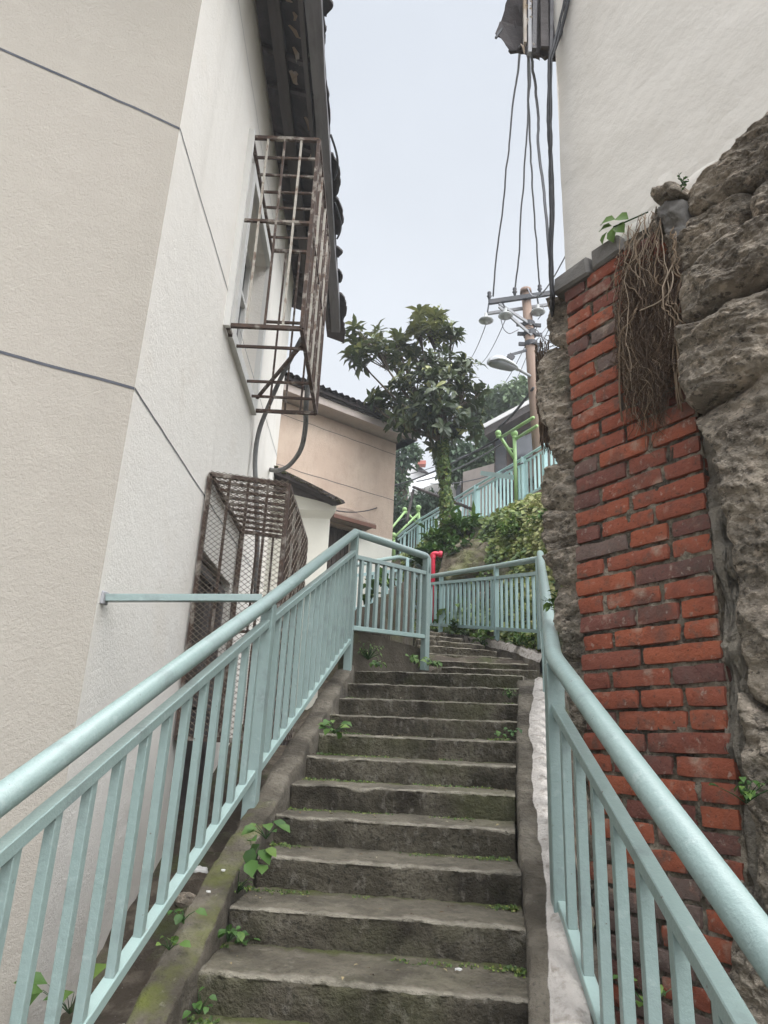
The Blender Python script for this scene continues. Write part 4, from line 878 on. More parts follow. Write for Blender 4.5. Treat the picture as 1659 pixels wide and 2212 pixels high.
labs = ['leftmost overhead wire from the broken eave to the left end of the crossarm', 'overhead wire from the broken eave to the middle of the crossarm', 'overhead wire from the broken eave to the right part of the crossarm', 'overhead wire that drops to the dark cable at the house corner']
for (a, b, c, k) in wires:
    ye = Yq if k < 3 else 3.38
    p0 = AY(*a, 3.4); p2 = AY(*c, ye); p1 = AY(*b, (3.4*.42+ye*.58) if k < 3 else 3.6)
    t = np.linspace(0, 1, 40); P = []
    # quadratic through the three measured points, straight in plan
    tm = .5; ctrl = (p1-p0*(1-tm)**2-p2*tm**2)/(2*tm*(1-tm)); P = [p0*(1-s)**2+ctrl*2*s*(1-s)+p2*s*s for s in t]
    P = [p+V(fbm((i*.13, k*5, 0), 1)*.008*(1+p[1]*.25), 0, 0) for i, p in enumerate(P)]
    mb = MB(); mb.tube(P, [.005+.0013*p[1]**.9 for p in P], 6); tag(mb.build('overhead_wire', M['wire_grey'], smooth=True, base=P[-1]), labs[k], 'wire')
# utility pole
up_ = thing('utility_pole', 'rusty brown concrete utility pole with a steel crossarm and porcelain insulators', 'utility pole', AY(1160, 1030, Yq))
p0 = AY(1136, 634, Yq); pb = V(p0[0]+.10, Yq, AY(1160, 1060, Yq)[2])
pb = pb+V(.12, 0, 0); mb = MB(); mb.tube([pb, pb*.5+p0*.5, p0], [.125, .11, .095], 18); mb.tube([p0, p0+V(0, 0, .10), p0+V(0, 0, .13)], [.13, .12, .06], 12); mb.build('shaft', M['pole'], up_, smooth=True)
a0, a1 = AY(1056, 653, Yq-.12), AY(1200, 632, Yq-.12)
mb = MB(); mb.bar(a0, a1, .07, .10); ca_ = mb.build('crossarm', M['steel_dark'], up_)
mb = MB(); mb.bar(a0+V(0, .24, -.12), a1+V(0, .24, -.12), .05, .06); mb.build('crossarm', M['steel'], up_)
for dz in (0, -.25):
    mb = MB(); mb.bar(AY(1078, 656, Yq-.1)+V(0, 0, dz*.3), AY(1148, 702, Yq-.1)+V(0, 0, dz), .05, .05); mb.build('strut', M['steel'], up_)
for y in (702, 744, 722): mb = MB(); c = AY(1142+(y-702)*.12, y, Yq); mb.tube([c-V(0, 0, .05), c+V(0, 0, .05)], .135, 16); mb.bar(c-V(.26, .0, 0), c+V(.26, 0, 0), .05, .07); mb.build('clamp', M['steel_dark'], up_)
def insul(x, y, s, hang=True):
    c = AY(x, y, Yq-.12); prof = [(0, .16), (.03, .15), (.04, .05), (.13, .0), (.15, -.03), (.11, -.055), (.05, -.045), (.035, -.10), (0, -.11)] if hang else [(0, .17), (.045, .15), (.05, .11), (.035, .08), (.06, .04), (.035, .0), (.03, -.05), (0, -.06)]
    P = [[c+V(r*s*math.cos(2*PI*k/16), r*s*math.sin(2*PI*k/16), z_*s) for k in range(17)] for r, z_ in prof]
    mb = MB(); mb.grid(P); mb.build('insulator', M['porcelain'] if hang else M['steel_dark'], up_, smooth=True)
for x, y in ((1050, 690), (1092, 680), (1162, 672)): insul(x, y, 1.05)
for x, y in ((1057, 643), (1112, 634), (1166, 628)): insul(x, y, .9, False)
for (x0, y0, x1, y1) in ((1056, 655, 1052, 682), (1086, 655, 1094, 672), (1160, 640, 1164, 664)): mb = MB(); mb.tube([AY(x0, y0, Yq-.12), AY(x1, y1, Yq-.12)], .018, 6); mb.build('hanger', M['steel_dark'], up_)
mb = MB(); c = AY(1140, 756, Yq); mb.bar(AY(1098, 768, Yq-.3), c, .05, .05); mb.bar(AY(1098, 768, Yq-.3), AY(1108, 776, Yq-.3), .09, .12); mb.build('side_arm', M['steel_dark'], up_)
# street lamp head
sl_ = thing('street_lamp', 'grey oval street lamp head on a thin arm clamped to the utility pole', 'street lamp', AY(1150, 812, Yq))
mb = MB(); mb.tube([AY(1150, 815, Yq), AY(1122, 799, Yq-.4)], .03, 8); mb.build('arm', M['steel'], sl_, smooth=True)
ha, hb_ = AY(1122, 800, Yq-.45), AY(1060, 778, Yq-1.1); d = norm(hb_-ha); s_ = norm(np.cross(d, V(0, 0, 1))); u_ = np.cross(s_, d); L = np.linalg.norm(hb_-ha)
def lampshell(z0, z1, sc):
    P = []
    for i in range(17):
        t = i/16; w = .19*(math.sin(PI*min(1, t*.62+.0))**.7 if t < .8 else math.sin(PI*.496)**.7*math.sqrt(max(0, 1-((t-.8)/.2)**2)))+.001
        if t < .15: w = .05+.0*t
        w = w*sc; c = ha+d*L*t; P.append([c+s_*w*math.cos(PI*k/8)+u_*(z0+(z1-z0)*math.sin(PI*k/8)*(w/.19)) for k in range(9)])
    return P
mb = MB(); mb.grid(lampshell(0, .13, 1.)); mb.grid(lampshell(0, -.03, 1.)); mb.build('housing', M['lamp_grey'], sl_, smooth=True)
mb = MB(); P = lampshell(-.031, -.10, .8)[4:]; mb.grid(P); mb.build('lens', M['lamp_glass'], sl_, smooth=True)
# wires leaving the pole
far_w = [((1050, 700), (1003, 785), 24, 'wire slanting down left from the leftmost insulator'), ((1092, 690), (1030, 790), 24, 'wire slanting down left from the second insulator'), ((1148, 720), (1060, 860), 26, 'wire running down left just below the street lamp'), ((1160, 705), (1100, 840), 26, 'wire passing behind the lamp head to the pale trees'), ((1190, 700), (1140, 760), 20, 'wire at the right of the pole going down to the left'), ((1222, 590), (1160, 640), 13.5, 'thin wire from the right house corner to the pole top')]
for i, (a, b, yy, lab) in enumerate(far_w):
    p, q = AY(*a, Yq), AY(*b, yy)
    if i == 5: p, q = AY(1222, 552, 3.4), AY(1140, 622, Yq)
    mb = MB(); mb.tube([p*(1-t)+q*t-V(0, 0, .25*4*t*(1-t)) for t in np.linspace(0, 1, 14)], [.010]*14 if i < 5 else list(np.linspace(.004, .016, 14)), 5); tag(mb.build('overhead_wire', M['wire_grey'], base=p), lab, 'wire')
for i, (pts, yy, lab) in enumerate((([(1082, 690), (1088, 712), (1100, 722), (1120, 712)], Yq-.1, 'slack jumper loop under the second insulator'), ([(1162, 690), (1176, 672), (1172, 660)], Yq-.1, 'slack jumper loop by the right insulator'), ([(1140, 706), (1160, 712), (1180, 745)], Yq-.1, 'slack jumper crossing right of the pole'), ([(1186, 700), (1160, 735), (1140, 745)], Yq-.15, 'slack jumper sagging behind the pole clamp'))):
    P = [AY(*p, yy) for p in pts]; mb = MB(); mb.tube(smooth_path(P, 6, .3), .009, 6); tag(mb.build('jumper_wire', M['wire_grey'], smooth=True, base=P[0]), lab, 'wire')
dark_w = [((1152, 838), (1050, 940), 12.8, 17., .03, 'thick black cable from the pole down to the dark eaved house'), ((1076, 948), (835, 1052), 13.4, 24, .022, 'dark wire from the green frame down behind the tree trunk'), ((1090, 955), (900, 1040), 13.4, 20, .018, 'brownish wire from the green frame to behind the trunk'),
          ((1130, 1000), (930, 1045), 13.2, 19, .014, 'pale wire low beside the upper railing'), ((722, 1102), (850, 1078), 12.5, 15.8, .012, 'thin black wire crossing the pink house wall'), ((770, 1146), (905, 1100), 14., 22, .010, 'thin wire low on the pink wall above the canopy'), ((893, 1052), (1035, 1105), 17.5, 15.5, .045, 'brown wooden pole lying slanted behind the ivy trunk'), ((893, 1058), (878, 1130), 17.5, 17.3, .04, 'dark slanting stake left of the ivy covered trunk'), ((1150, 920), (860, 1030), 16, 26, .014, 'faint wire from the dark house toward the pale building'), ((880, 1060), (820, 1120), 18, 24, .010, 'thin wire left of the slanting stake')]
for i, (a, b, ya, yb, r, lab) in enumerate(dark_w):
    p, q = AY(*a, ya), AY(*b, yb); wood = r > .036; mb = MB(); mb.tube([p*(1-t)+q*t-V(0, 0, (0 if wood else .3)*4*t*(1-t)*.5) for t in np.linspace(0, 1, 12)], r, 6)
    tag(mb.build('wooden_pole' if wood else 'overhead_wire', M['wood'] if wood else M['cable'] if i in (0, 1, 4, 5) else M['wire_grey'], smooth=True, base=p), lab, 'pole' if wood else 'wire')
# ================================================================== HOUSES BEHIND
PD = norm(V(.79, .615, 0)); PC = AY(850, 1100, 15.0); PC = V(PC[0], PC[1], 0); PN = norm(V(.615, -.79, 0))
def AP(x, y, off=0.): q = PC+PN*off; return APL(x, y, (q[0], q[1]), (PD[0], PD[1]))
ph = thing('house', 'pinkish tan rendered house with a corrugated roof behind the corner railing', 'house', PC+V(0, 0, .5))
zt_ = AP(852, 957)[2]; zw_ = AP(848, 1166)[2]; L_ = 7.5
def pbox(mb, u0, u1, z0, z1, o0, o1, tint=0.):
    c = PC+PD*((u0+u1)/2)+PN*((o0+o1)/2)+V(0, 0, (z0+z1)/2); mb.box(c, (abs(u1-u0)/2, abs(o1-o0)/2, (z1-z0)/2), (PD, PN, V(0, 0, 1)), tint)
def up(p): return float((V(p)-PC)@PD)
d0, d1 = up(AP(708, 1180)), up(AP(762, 1180)); zd = AP(745, 1140)[2]
mb = MB(); pbox(mb, -L_, d0, zw_, zt_, -.3, 0); pbox(mb, d1, 0, zw_, zt_, -.3, 0); pbox(mb, d0, d1, zd, zt_, -.3, 0); mb.box(PC-PN*2.3+PD*-.15+V(0, 0, (zt_+zw_)/2), (.15, 2.0, (zt_-zw_)/2), (PD, PN, V(0, 0, 1))); mb.build('wall', M['pink'], ph)
mb = MB(); pbox(mb, -L_, d0, -1, zw_, -.28, .0); pbox(mb, d1, 0, -1, zw_, -.28, .0); mb.box(PC-PN*2.3+PD*-.15+V(0, 0, (zw_-1)/2), (.149, 2.0, (zw_+1)/2), (PD, PN, V(0, 0, 1))); mb.build('plinth', M['cream'], ph)
mb = MB(); pbox(mb, d0, d1, -.5, zd, -.22, -.16)
for k in range(6): pbox(mb, d0+(d1-d0)*k/6+.01, d0+(d1-d0)*(k+.82)/6, -.5, zd, -.16, -.14)
mb.build('door', M['dark'], ph)
mb = MB(); ca0, ca1 = up(AP(700, 1120)), up(AP(790, 1142)); n = 16; P = []
for i in range(n+1):
    t = i/n; u = ca0+(ca1-ca0)*t; P.append([PC+PD*u+PN*(.0+o)+V(0, 0, zd+.05+h) for o, h in ((0, .16+.22*math.sin(PI*min(t*1.0, 1))), (.15, .14+.18*math.sin(PI*t)), (.34, .09), (.35, .02), (.0, .0))])
mb.grid(P); mb.add(P[0]+P[-1], [(0, 1, 2, 3, 4), (9, 8, 7, 6, 5)]); cn_ = mb.build('canopy', mat('canopy_render', (.26, .20, .16), .9, [((.18, .13, .10), 4, .45, .65, .7)]), ph)
mb = MB(); pbox(mb, ca0, ca1, zd+.02, zd+.10, .34, .37); mb.build('canopy_edge', mat('canopy_red', (.14, .07, .05), .8), ph)
for (ya, yb) in ((908, 981), (1023, 1081)):
    za = AP(849, yb)[2]; mb = MB(); P = []
    for i in range(50):
        u = -L_*i/49; zz = za+.02*fbm((u, za, 0), 1.5)+.008*fbm((u, za, 0), 9); P.append([PC+PD*u+PN*.003+V(0, 0, zz+s) for s in (.006, -.006)])
    mb.grid(P); mb.build('crack_line', M['groove'], ph)
mb = MB(); pbox(mb, -L_, .28, zt_+.02, zt_+.18, -.3, .42); pbox(mb, .0, .28, zt_+.02, zt_+.18, -4, .42); mb.build('eave_slab', M['fascia'], ph)
mb = MB(); P = []; ru_ = L_+.5
for i in range(150):
    u = .35-ru_*i/149; P.append([PC+PD*u+PN*o+V(0, 0, z_+.035*math.sin(u*2*PI/.155)) for o, z_ in ((.58, zt_+.34), (.2, zt_+.46), (-1.2, zt_+.95), (-2.6, zt_+1.35))])
mb.grid(P); mb.grid([[p-V(0, 0, .05) for p in r] for r in P]); pbox(mb, .3-ru_, .3, zt_+.18, zt_+.30, -.2, .46); pbox(mb, .3-ru_, .3, zt_+.22, zt_+.30, .44, .52); mb.build('roof', M['tile'], ph, smooth=False)
# small white house in front of it
wh = thing('house', 'small white house with a cornice and a mossy sloping roof edge', 'house', V(-1.3, 9.8, .3))
Yw = 9.85
a = AY(713, 1122, Yw); xr = a[0]; zc0 = AY(700, 1118, Yw)[2]; zc1 = AY(728, 1092, Yw)[2]
mb = MB(); mb.prism([(-2.6, Yw, -1), (xr, Yw, -1), (xr, Yw, zc0+.2), (-2.6, Yw, zc0+.2)], (-1.2, 2.0, 0)); mb.build('wall', M['cream'], wh)
mb = MB(); P = []
prof = [(0, zc0-.02), (.015, zc0), (.06, zc0+.05), (.085, zc0+.08), (.09, zc0+.30), (.0, zc0+.32)]
P = [[(-2.6, Yw-o, z_) for o, z_ in prof], [(xr+o, Yw-o, z_) for o, z_ in prof], [(xr+o-1.2, Yw+2, z_) for o, z_ in prof]]
mb.grid(P); mb.build('cornice', M['cream'], wh)
rt = [(590, 1003), (616, 1016), (676, 1045), (743, 1080), (746, 1086), (727, 1093), (684, 1078), (631, 1064), (590, 1046)]
mb = MB(); mb.prism([AY(x, y, Yw-.30) for x, y in [(560, 992), (590, 1005), (616, 1017), (676, 1046), (743, 1081), (746, 1087), (735, 1088), (668, 1056), (600, 1026), (560, 1008)]], V(-1.3, 2.2, .35)); rfw = mb.build('roof', M['tile'], wh)
mb = MB(); mb.prism([AY(x, y, Yw-.12) for x, y in [(560, 1006), (600, 1027), (668, 1057), (728, 1086), (727, 1092), (684, 1079), (631, 1066), (560, 1045)]], V(-1.0, 1.6, .2)); mb.build('soffit', M['wood'], rfw)
mb = MB()
for i in range(60):
    t = random.random(); x = 590+t*150; y = 1003+t*78+random.uniform(0, 8); c = AY(x, y, Yw-.31-random.random()*.0); mb.sphere(c, (random.uniform(.01, .03), .02, random.uniform(.008, .018)), 5)
mb.build('moss', M['wallmoss'], rfw, kind='stuff')
# dark eaved house on the hill
dh = thing('house', 'brown house with a wide dark eave on the hill behind the green frame', 'house', AY(1120, 1060, 16.5))
def D(x, y, yy=16.5): return AY(x, y, yy)
mb = MB(); mb.prism([D(1068, 935), D(1240, 870), D(1240, 1010), D(1110, 1040), D(1068, 1050)], V(1.5, 4, 0)); mb.build('wall', M['brownwall'], dh)
mb = MB(); mb.prism([D(1070, 930, 16.3), D(1092, 930, 16.3), D(1092, 1050, 16.3), D(1070, 1052, 16.3)], V(.1, .3, 0)); mb.build('corner_post', M['steel_dark'], dh)
mb = MB(); mb.prism([D(1045, 922, 15.6), D(1150, 866, 15.6), D(1260, 806, 15.6), D(1260, 850, 15.6), D(1150, 884, 15.6), D(1047, 941, 15.6)], V(1.2, 4, 1.2)); rfd = mb.build('roof', M['wood'], dh)
mb = MB(); mb.bar(D(1044, 921, 15.5), D(1260, 805, 15.5), .05, .09); mb.build('roof_edge', M['pale_house'], rfd)
mb = MB(); mb.prism([D(1110, 950, 16.35), D(1150, 935, 16.35), D(1150, 985, 16.35), D(1110, 1000, 16.35)], V(.02, .05, 0)); mb.build('window', M['glass'], dh)
mb = MB(); mb.prism([D(1150, 908, 15.2), D(1175, 900, 15.2), D(1176, 930, 15.2), D(1152, 940, 15.2)], V(.02, .12, 0)); tag(mb.build('laundry', mat('laundry', (.75, .55, .58), .9, [((.8, .8, .82), 3, .4, .6, .9)])), 'pink and white washing hung under the dark eave', 'laundry')
# beige wall with dark openings seen through the upper railing
bw = thing('house', 'low beige walled house seen through the bars of the upper railing', 'house', AY(1100, 1100, 16.0))
mb = MB(); mb.prism([AY(1000, 1020, 20), AY(1230, 955, 15.6), AY(1230, 1120, 15.6), AY(1000, 1180, 20)], V(2, 3, 0)); mb.build('wall', M['fascia'], bw)
for (x0, y0, x1, y1) in ((1046, 1022, 1062, 1052), (1084, 1010, 1100, 1044), (1112, 1000, 1128, 1036), (1140, 990, 1158, 1026), (1176, 978, 1196, 1010)):
    f = lambda x: 20+(15.6-20)*(x-1000)/230-.08; mb = MB(); mb.prism([AY(x0, y0, f(x0)), AY(x1, y0-5, f(x1)), AY(x1, y1-6, f(x1)), AY(x0, y1, f(x0))], V(.02, .06, 0)); mb.build('window', M['dark'], bw)
# pale far houses
fh = thing('house', 'pale distant house with a white sloping canopy roof left of the ivy trunk', 'house', AY(940, 1150, 30))
mb = MB(); mb.prism([AY(880, 1052, 30), AY(1060, 1000, 30), AY(1060, 1190, 30), AY(880, 1190, 30)], V(3, 6, 0)); mb.build('wall', M['pale_house'], fh)
mb = MB(); mb.prism([AY(872, 1062, 28.5), AY(905, 1030, 28.5), AY(1010, 1004, 28.5), AY(1010, 1020, 28.5), AY(872, 1068, 28.5)], V(1, 2.5, .5)); mb.build('roof', mat('white_roof', (.78, .78, .78), .6), fh)
for (x0, y0, x1, y1) in ((930, 1062, 950, 1110), (925, 1075, 928, 1110), (985, 1050, 1005, 1085), (905, 1080, 918, 1110)):
    mb = MB(); mb.prism([AY(x0, y0, 29.9), AY(x1, y0-4, 29.9), AY(x1, y1-4, 29.9), AY(x0, y1, 29.9)], V(.05, .08, 0)); mb.build('window', M['glass'], fh)
mb = MB()
for k in range(11): mb.bar(AY(918+k*5, 1068-k*1.2, 29.4), AY(918+k*5, 1108-k*1.2, 29.4), .04, .04, (0, 1, 0))
mb.build('window_bars', M['steel'], fh)
ft = thing('house', 'far beige stair tower with a dark slanted top left of the tree trunk', 'house', AY(886, 1060, 34))
mb = MB(); mb.prism([AY(865, 1010, 34), AY(868, 1064, 34), AY(925, 1050, 34), AY(925, 1022, 34), AY(899, 1004, 34), AY(899, 1004, 34)], V(1, 3, 0)); mb.build('wall', M['pale_house'], ft)
mb = MB(); mb.prism([AY(899, 1002, 33.7), AY(927, 1022, 33.7), AY(899, 1014, 33.7)], V(1, 3, 0)); mb.build('roof', M['tile'], ft)
mb = MB(); mb.bar(AY(910, 1006, 33.5), AY(910, 998, 33.5), .45, .45, (0, 1, 0)); mb.build('water_tank', mat('tank_red', (.35, .12, .09), .8), ft)
# ================================================================== PLANTS
class Leaves:
    def __init__(s): s.p = []; s.d = []; s.n = []; s.l = []; s.w = []; s.t = []; s.c = []
    def add(s, p, d, n, l, w, t, c=.18): s.p.append(p); s.d.append(d); s.n.append(n); s.l.append(l); s.w.append(w); s.t.append(t); s.c.append(c)
    def build(s, name, mt, parent=None, base=None, kind=None):
        p = np.array(s.p, float); d = np.array(s.d, float); n = np.array(s.n, float); l = np.array(s.l)[:, None]; w = np.array(s.w)[:, None]; c = np.array(s.c)[:, None]
        d /= np.linalg.norm(d, axis=1, keepdims=True)+1e-9; sd_ = np.cross(d, n); sd_ /= np.linalg.norm(sd_, axis=1, keepdims=True)+1e-9; n = np.cross(sd_, d)
        c0 = p; c1 = p+d*l*.33+n*l*c*.10; c2 = p+d*l*.68-n*l*c*.10; c3 = p+d*l-n*l*c*.9
        f = n*w*.16; l1 = c1+sd_*w*.42+f; r1 = c1-sd_*w*.42+f; l2 = c2+sd_*w*.45+f; r2 = c2-sd_*w*.45+f
        vs = np.stack([c0, c1, c2, c3, l1, r1, l2, r2], 1).reshape(-1, 3); k = len(p)
        off = np.zeros(3)
        if parent is not None: off = V(parent.location)
        elif base is not None: off = V(base)
        vs = vs-off
        tr = np.array([[0, 4, 1], [0, 1, 5], [4, 6, 2], [4, 2, 1], [1, 2, 7], [1, 7, 5], [6, 3, 2], [2, 3, 7]])
        F = (tr[None]+8*np.arange(k)[:, None, None]).reshape(-1, 3)
        me = bpy.data.meshes.new(name); me.vertices.add(len(vs)); me.vertices.foreach_set('co', vs.ravel())
        me.loops.add(F.size); me.loops.foreach_set('vertex_index', F.ravel()); me.polygons.add(len(F)); me.polygons.foreach_set('loop_start', np.arange(0, F.size, 3)); me.polygons.foreach_set('loop_total', np.full(len(F), 3))
        me.materials.append(mt); at = me.attributes.new('tint', 'FLOAT', 'FACE'); at.data.foreach_set('value', np.repeat(np.array(s.t, float), 8)); me.update(); me.validate()
        o = bpy.data.objects.new(name, me); COL.objects.link(o)
        if parent is not None: o.parent = parent
        elif base is not None: o.location = tuple(map(float, base))
        if kind: o['kind'] = kind
        return o
def rdir(): v = RNG.normal(size=3); return v/np.linalg.norm(v)
# ---- loquat tree
YT = 13.6
tb = AY(966, 1150, YT)
tree = thing('tree', 'broadleaf tree with big dark leaf rosettes and an ivy wrapped trunk on the slope', 'tree', tb)
fork = AY(958, 948, YT)
mb = MB(); tp_ = [tb-V(0, 0, .3), AY(966, 1100, YT), AY(961, 1040, YT), AY(957, 990, YT), fork]; mb.tube(tp_, [.13, .09, .075, .07, .06], 12); mb.build('trunk', M['bark'], tree, smooth=True)
clumps = [  # px, py, radius px, depth offset, weight
    (790, 730, 36, .2, 12), (815, 765, 42, -.2, 15), (770, 775, 22, .1, 6), (855, 748, 26, .3, 8), (935, 712, 48, .0, 17), (905, 720, 24, .3, 7), (975, 740, 26, -.2, 8), (945, 688, 18, .2, 5),
    (905, 780, 34, .4, 10), (955, 795, 44, -.3, 17), (1000, 800, 30, .1, 9), (890, 835, 44, -.1, 15), (945, 850, 52, -.6, 24), (1000, 860, 40, .0, 15), (1035, 850, 18, .2, 4), (850, 870, 36, .3, 9), (820, 860, 22, .2, 5), (810, 885, 16, .2, 3), (900, 900, 42, -.3, 17), (960, 905, 46, -.4, 20), (1010, 915, 32, -.1, 11), (925, 935, 34, .1, 12), (975, 940, 30, .1, 8), (870, 915, 26, .4, 7), (845, 785, 20, .3, 4), (870, 800, 18, .2, 3)]
branches = MB(); lv = Leaves(); spx = 1.07*YT/FPX*1.25
ctr = AY(935, 850, YT)
for cx, cy, rp, dy, wgt in clumps:
    c = AY(cx, cy, YT+dy); rr_ = rp*YT*1.2/FPX; mid = fork*.45+c*.55+V(0, 0, -.10)
    branches.tube([fork+V(0, 0, -.05), fork*.7+c*.3+V(0, 0, -.05), mid, c], [.05, .038, .025, .012], 6)
    for k in range(max(2, int(wgt*(.95 if cy < 880 else .68)))):
        q = c+rdir()*rr_*(RNG.random()**.45)*V(1.02, .95, .92)
        branches.tube([c*.6+mid*.4, q*.5+c*.5, q], [.014, .010, .006], 4)
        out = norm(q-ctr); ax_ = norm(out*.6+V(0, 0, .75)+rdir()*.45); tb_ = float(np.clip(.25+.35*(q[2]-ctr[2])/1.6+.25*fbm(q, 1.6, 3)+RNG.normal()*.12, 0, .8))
        b1 = norm(np.cross(ax_, V(.3, .7, .2))); b2 = np.cross(ax_, b1); nl = RNG.integers(8, 13)
        for j in range(nl):
            an = j*2.4+RNG.random()*.5; el = RNG.uniform(-.25, .75)*(1-j/nl*.2)+(.35 if j > nl-4 else 0); dd = (b1*math.cos(an)+b2*math.sin(an))*math.cos(el)+ax_*math.sin(el)
            new = j > nl-3 and RNG.random() < .35; L = RNG.uniform(.19, .34)*(.8 if new else 1)
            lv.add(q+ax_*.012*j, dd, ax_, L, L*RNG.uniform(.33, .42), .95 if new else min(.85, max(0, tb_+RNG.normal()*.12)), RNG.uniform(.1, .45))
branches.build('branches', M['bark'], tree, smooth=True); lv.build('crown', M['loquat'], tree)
# ---- ivy on the trunk (its own plant)
iv = Leaves()
for i in range(1700):
    t = RNG.random(); k = t*4; i0 = min(int(k), 3); c = V(tp_[i0])*(1-(k-i0))+V(tp_[i0+1])*(k-i0); r_ = (.070+.045*fbm(c, 3)+.04*(1-t))*(1 if t < .95 else .8)+.03; an = RNG.random()*2*PI; o = V(math.cos(an), math.sin(an), 0)
    L = RNG.uniform(.05, .09); iv.add(c+o*r_*RNG.uniform(.8, 1.05), norm(o*.4+V(0, 0, -1)+rdir()*.6), norm(o+V(0, 0, .4)), L, L*.9, float(np.clip(.5+RNG.normal()*.22, 0, 1)), .2)
for i in range(260):
    c = AY(942+RNG.normal()*10, 700+RNG.normal()*14, YT-.2); L = RNG.uniform(.05, .08); iv.add(c, norm(rdir()), norm(V(0, -.5, 1)+rdir()*.5), L, L*.9, .9, .2)
tag(iv.build('climbing_ivy', M['ivy'], base=tb), 'green ivy wrapped round the trunk of the rosette leaved tree', 'ivy')
# ---- slope ivy and scrub (stuff)
def hill_pt(x, r):        # x pixel column, r 0..1 up the slope
    i = np.searchsorted(xs, x)-1; i = max(0, min(i, len(xs)-2)); f = (x-xs[i])/(xs[i+1]-xs[i]); k = 1+r*(len(HG[0])-2); j = min(int(k), len(HG[0])-2); g = k-j
    a = HG[i][j]*(1-g)+HG[i][j+1]*g; b = HG[i+1][j]*(1-g)+HG[i+1][j+1]*g; return a*(1-f)+b*f
sc_ = Leaves(); HN = norm(V(-.2, -.8, .6))
cnt = 0
while cnt < 19000:
    x = RNG.uniform(870, 1290); r = RNG.random()**.9; p = hill_pt(x, r); dens = .42+fbm(p, 1.15, 2)*1.3
    # bare stone face low in the middle
    bx = (x-1000)/75; by = (r-.50)/.26
    if bx*bx+by*by < 1 and RNG.random() < .30: continue
    if r > .93: continue
    if r > .8: dens -= .05
    if x > 1130 and .35 < r: dens += .35
    if RNG.random() > dens: continue
    L = RNG.uniform(.05, .12)*(1.2 if r > .7 else 1); yl = .1+.35*max(0, (x-1060)/100)+.2*(r-.3)
    sc_.add(p+HN*RNG.uniform(.0, .16 if r < .6 else .12), norm(rdir()*.8+V(0, -.3, -.5)), norm(HN+rdir()*.5+V(0, 0, .4)), L, L*RNG.uniform(.5, .85), float(np.clip(.38+yl+.3*fbm(p, 2.1, 9)+RNG.normal()*.16, 0, 1)), .2); cnt += 1
tag(sc_.build('ivy_cover', M['ivy'], base=AY(1050, 1250, 12)), 'tangle of ivy and weeds covering the slope under the hill railing', 'ground cover', kind='stuff')
# the bare stone slab in the slope
rs = thing('boulder', 'big rough grey stone slab leaning in the ivy slope', 'boulder', AY(1000, 1220, 12.6))
def slab(px, Y0, mt, parent, seed, name, amp=.05):
    c = sum(AY(x, y, yy) for x, y, yy in px)/len(px); O = [AY(x, y, yy) for x, y, yy in px]; mb = MB(); P = []; n = len(O)
    for r in range(21):
        s = r/20; row = []
        for k in range(n*8+1):
            i = (k//8) % n; f = (k % 8)/8; b = O[i]*(1-f)+O[(i+1) % n]*f; p = c+(b-c)*min(1, s/.85); p = p+HN*((.03*(1-min(1, s/.85)**3))-.06+amp*fbm(p, 1.6, seed)+.5*amp*fbm(p, 5, seed)+.2*amp*fbm(p, 14, seed)-.4*amp*abs(fbm(p, 3, seed+7))-(.5*(s-.85)/.15 if s > .85 else 0)); row.append(p)
        P.append(row)
    mb.grid(P); return mb.build(name, M[mt], parent, smooth=True)
slab([(945, 1235, 12.3), (958, 1190, 12.7), (1000, 1160, 12.9), (1050, 1150, 12.7), (1078, 1165, 12.2), (1060, 1205, 11.8), (1010, 1225, 12.0), (965, 1245, 12.1)], 0, 'rockface', rs, 3, 'slab', .11)
for i in range(13):
    x, y = [(1070+RNG.normal()*14, 1180+RNG.normal()*22), (1045+RNG.normal()*30, 1200+RNG.normal()*12), (900+RNG.normal()*10, 1215+RNG.normal()*6)][i % 3]
    b = blob(hill_pt(x, .30+.25*RNG.random())+HN*.03, (RNG.uniform(.05, .11), .06, RNG.uniform(.04, .08)), None, i*3.3, mt='rock' if i % 3 else 'wallmoss', n=10, name='boulder')
    q = AY(x, y, 12.0); me = b.data; vs = np.empty(len(me.vertices)*3); me.vertices.foreach_get('co', vs); vs = vs.reshape(-1, 3); cc = vs.mean(0); me.vertices.foreach_set('co', (vs-cc).ravel()); b.location = tuple(map(float, cc))
    tag(b, 'loose rubble stone lying among the ivy of the slope', 'stone', 'rubble stones in the ivy slope')
# ---- bushy plants: long arching leaves
def bush(px, py, yy, rad, n, L0, label, mt='leaf', wf=.28, group=None, name='shrub', up_=.5, tint0=.5, cat='shrub', nstem=10):
    base = AY(px, py, yy); r = thing(name, label, cat, base, group); lf = Leaves(); st = MB()
    for k in range(nstem):
        d = norm(V(RNG.normal()*.7, RNG.normal()*.7, 1.0)); h = rad*RNG.uniform(.6, 1.3); pts = [base, base+d*h*.5, base+d*h+V(d[0], d[1], -.1)*h*.2]; st.tube(pts, [.008*rad+.001, .006*rad+.0008, .0008], 4)
        for j in range(max(1, n//nstem)):
            t = RNG.uniform(.25, 1.); q = base+d*h*t; dd = norm(V(RNG.normal(), RNG.normal(), up_*RNG.normal()+.1)+d*.4); L = L0*RNG.uniform(.6, 1.2)
            lf.add(q, dd, norm(V(0, 0, 1)+rdir()*.3), L, L*wf*RNG.uniform(.8, 1.2), float(np.clip(tint0+RNG.normal()*.22, 0, 1)), RNG.uniform(.15, .5))
    st.build('stem', M['leaf'], r); lf.build('foliage', M[mt], r); return r
bush(995, 1158, 13.4, .50, 110, .36, 'bright shrub with long arching leaves right of the ivy trunk', wf=.24, tint0=.62)
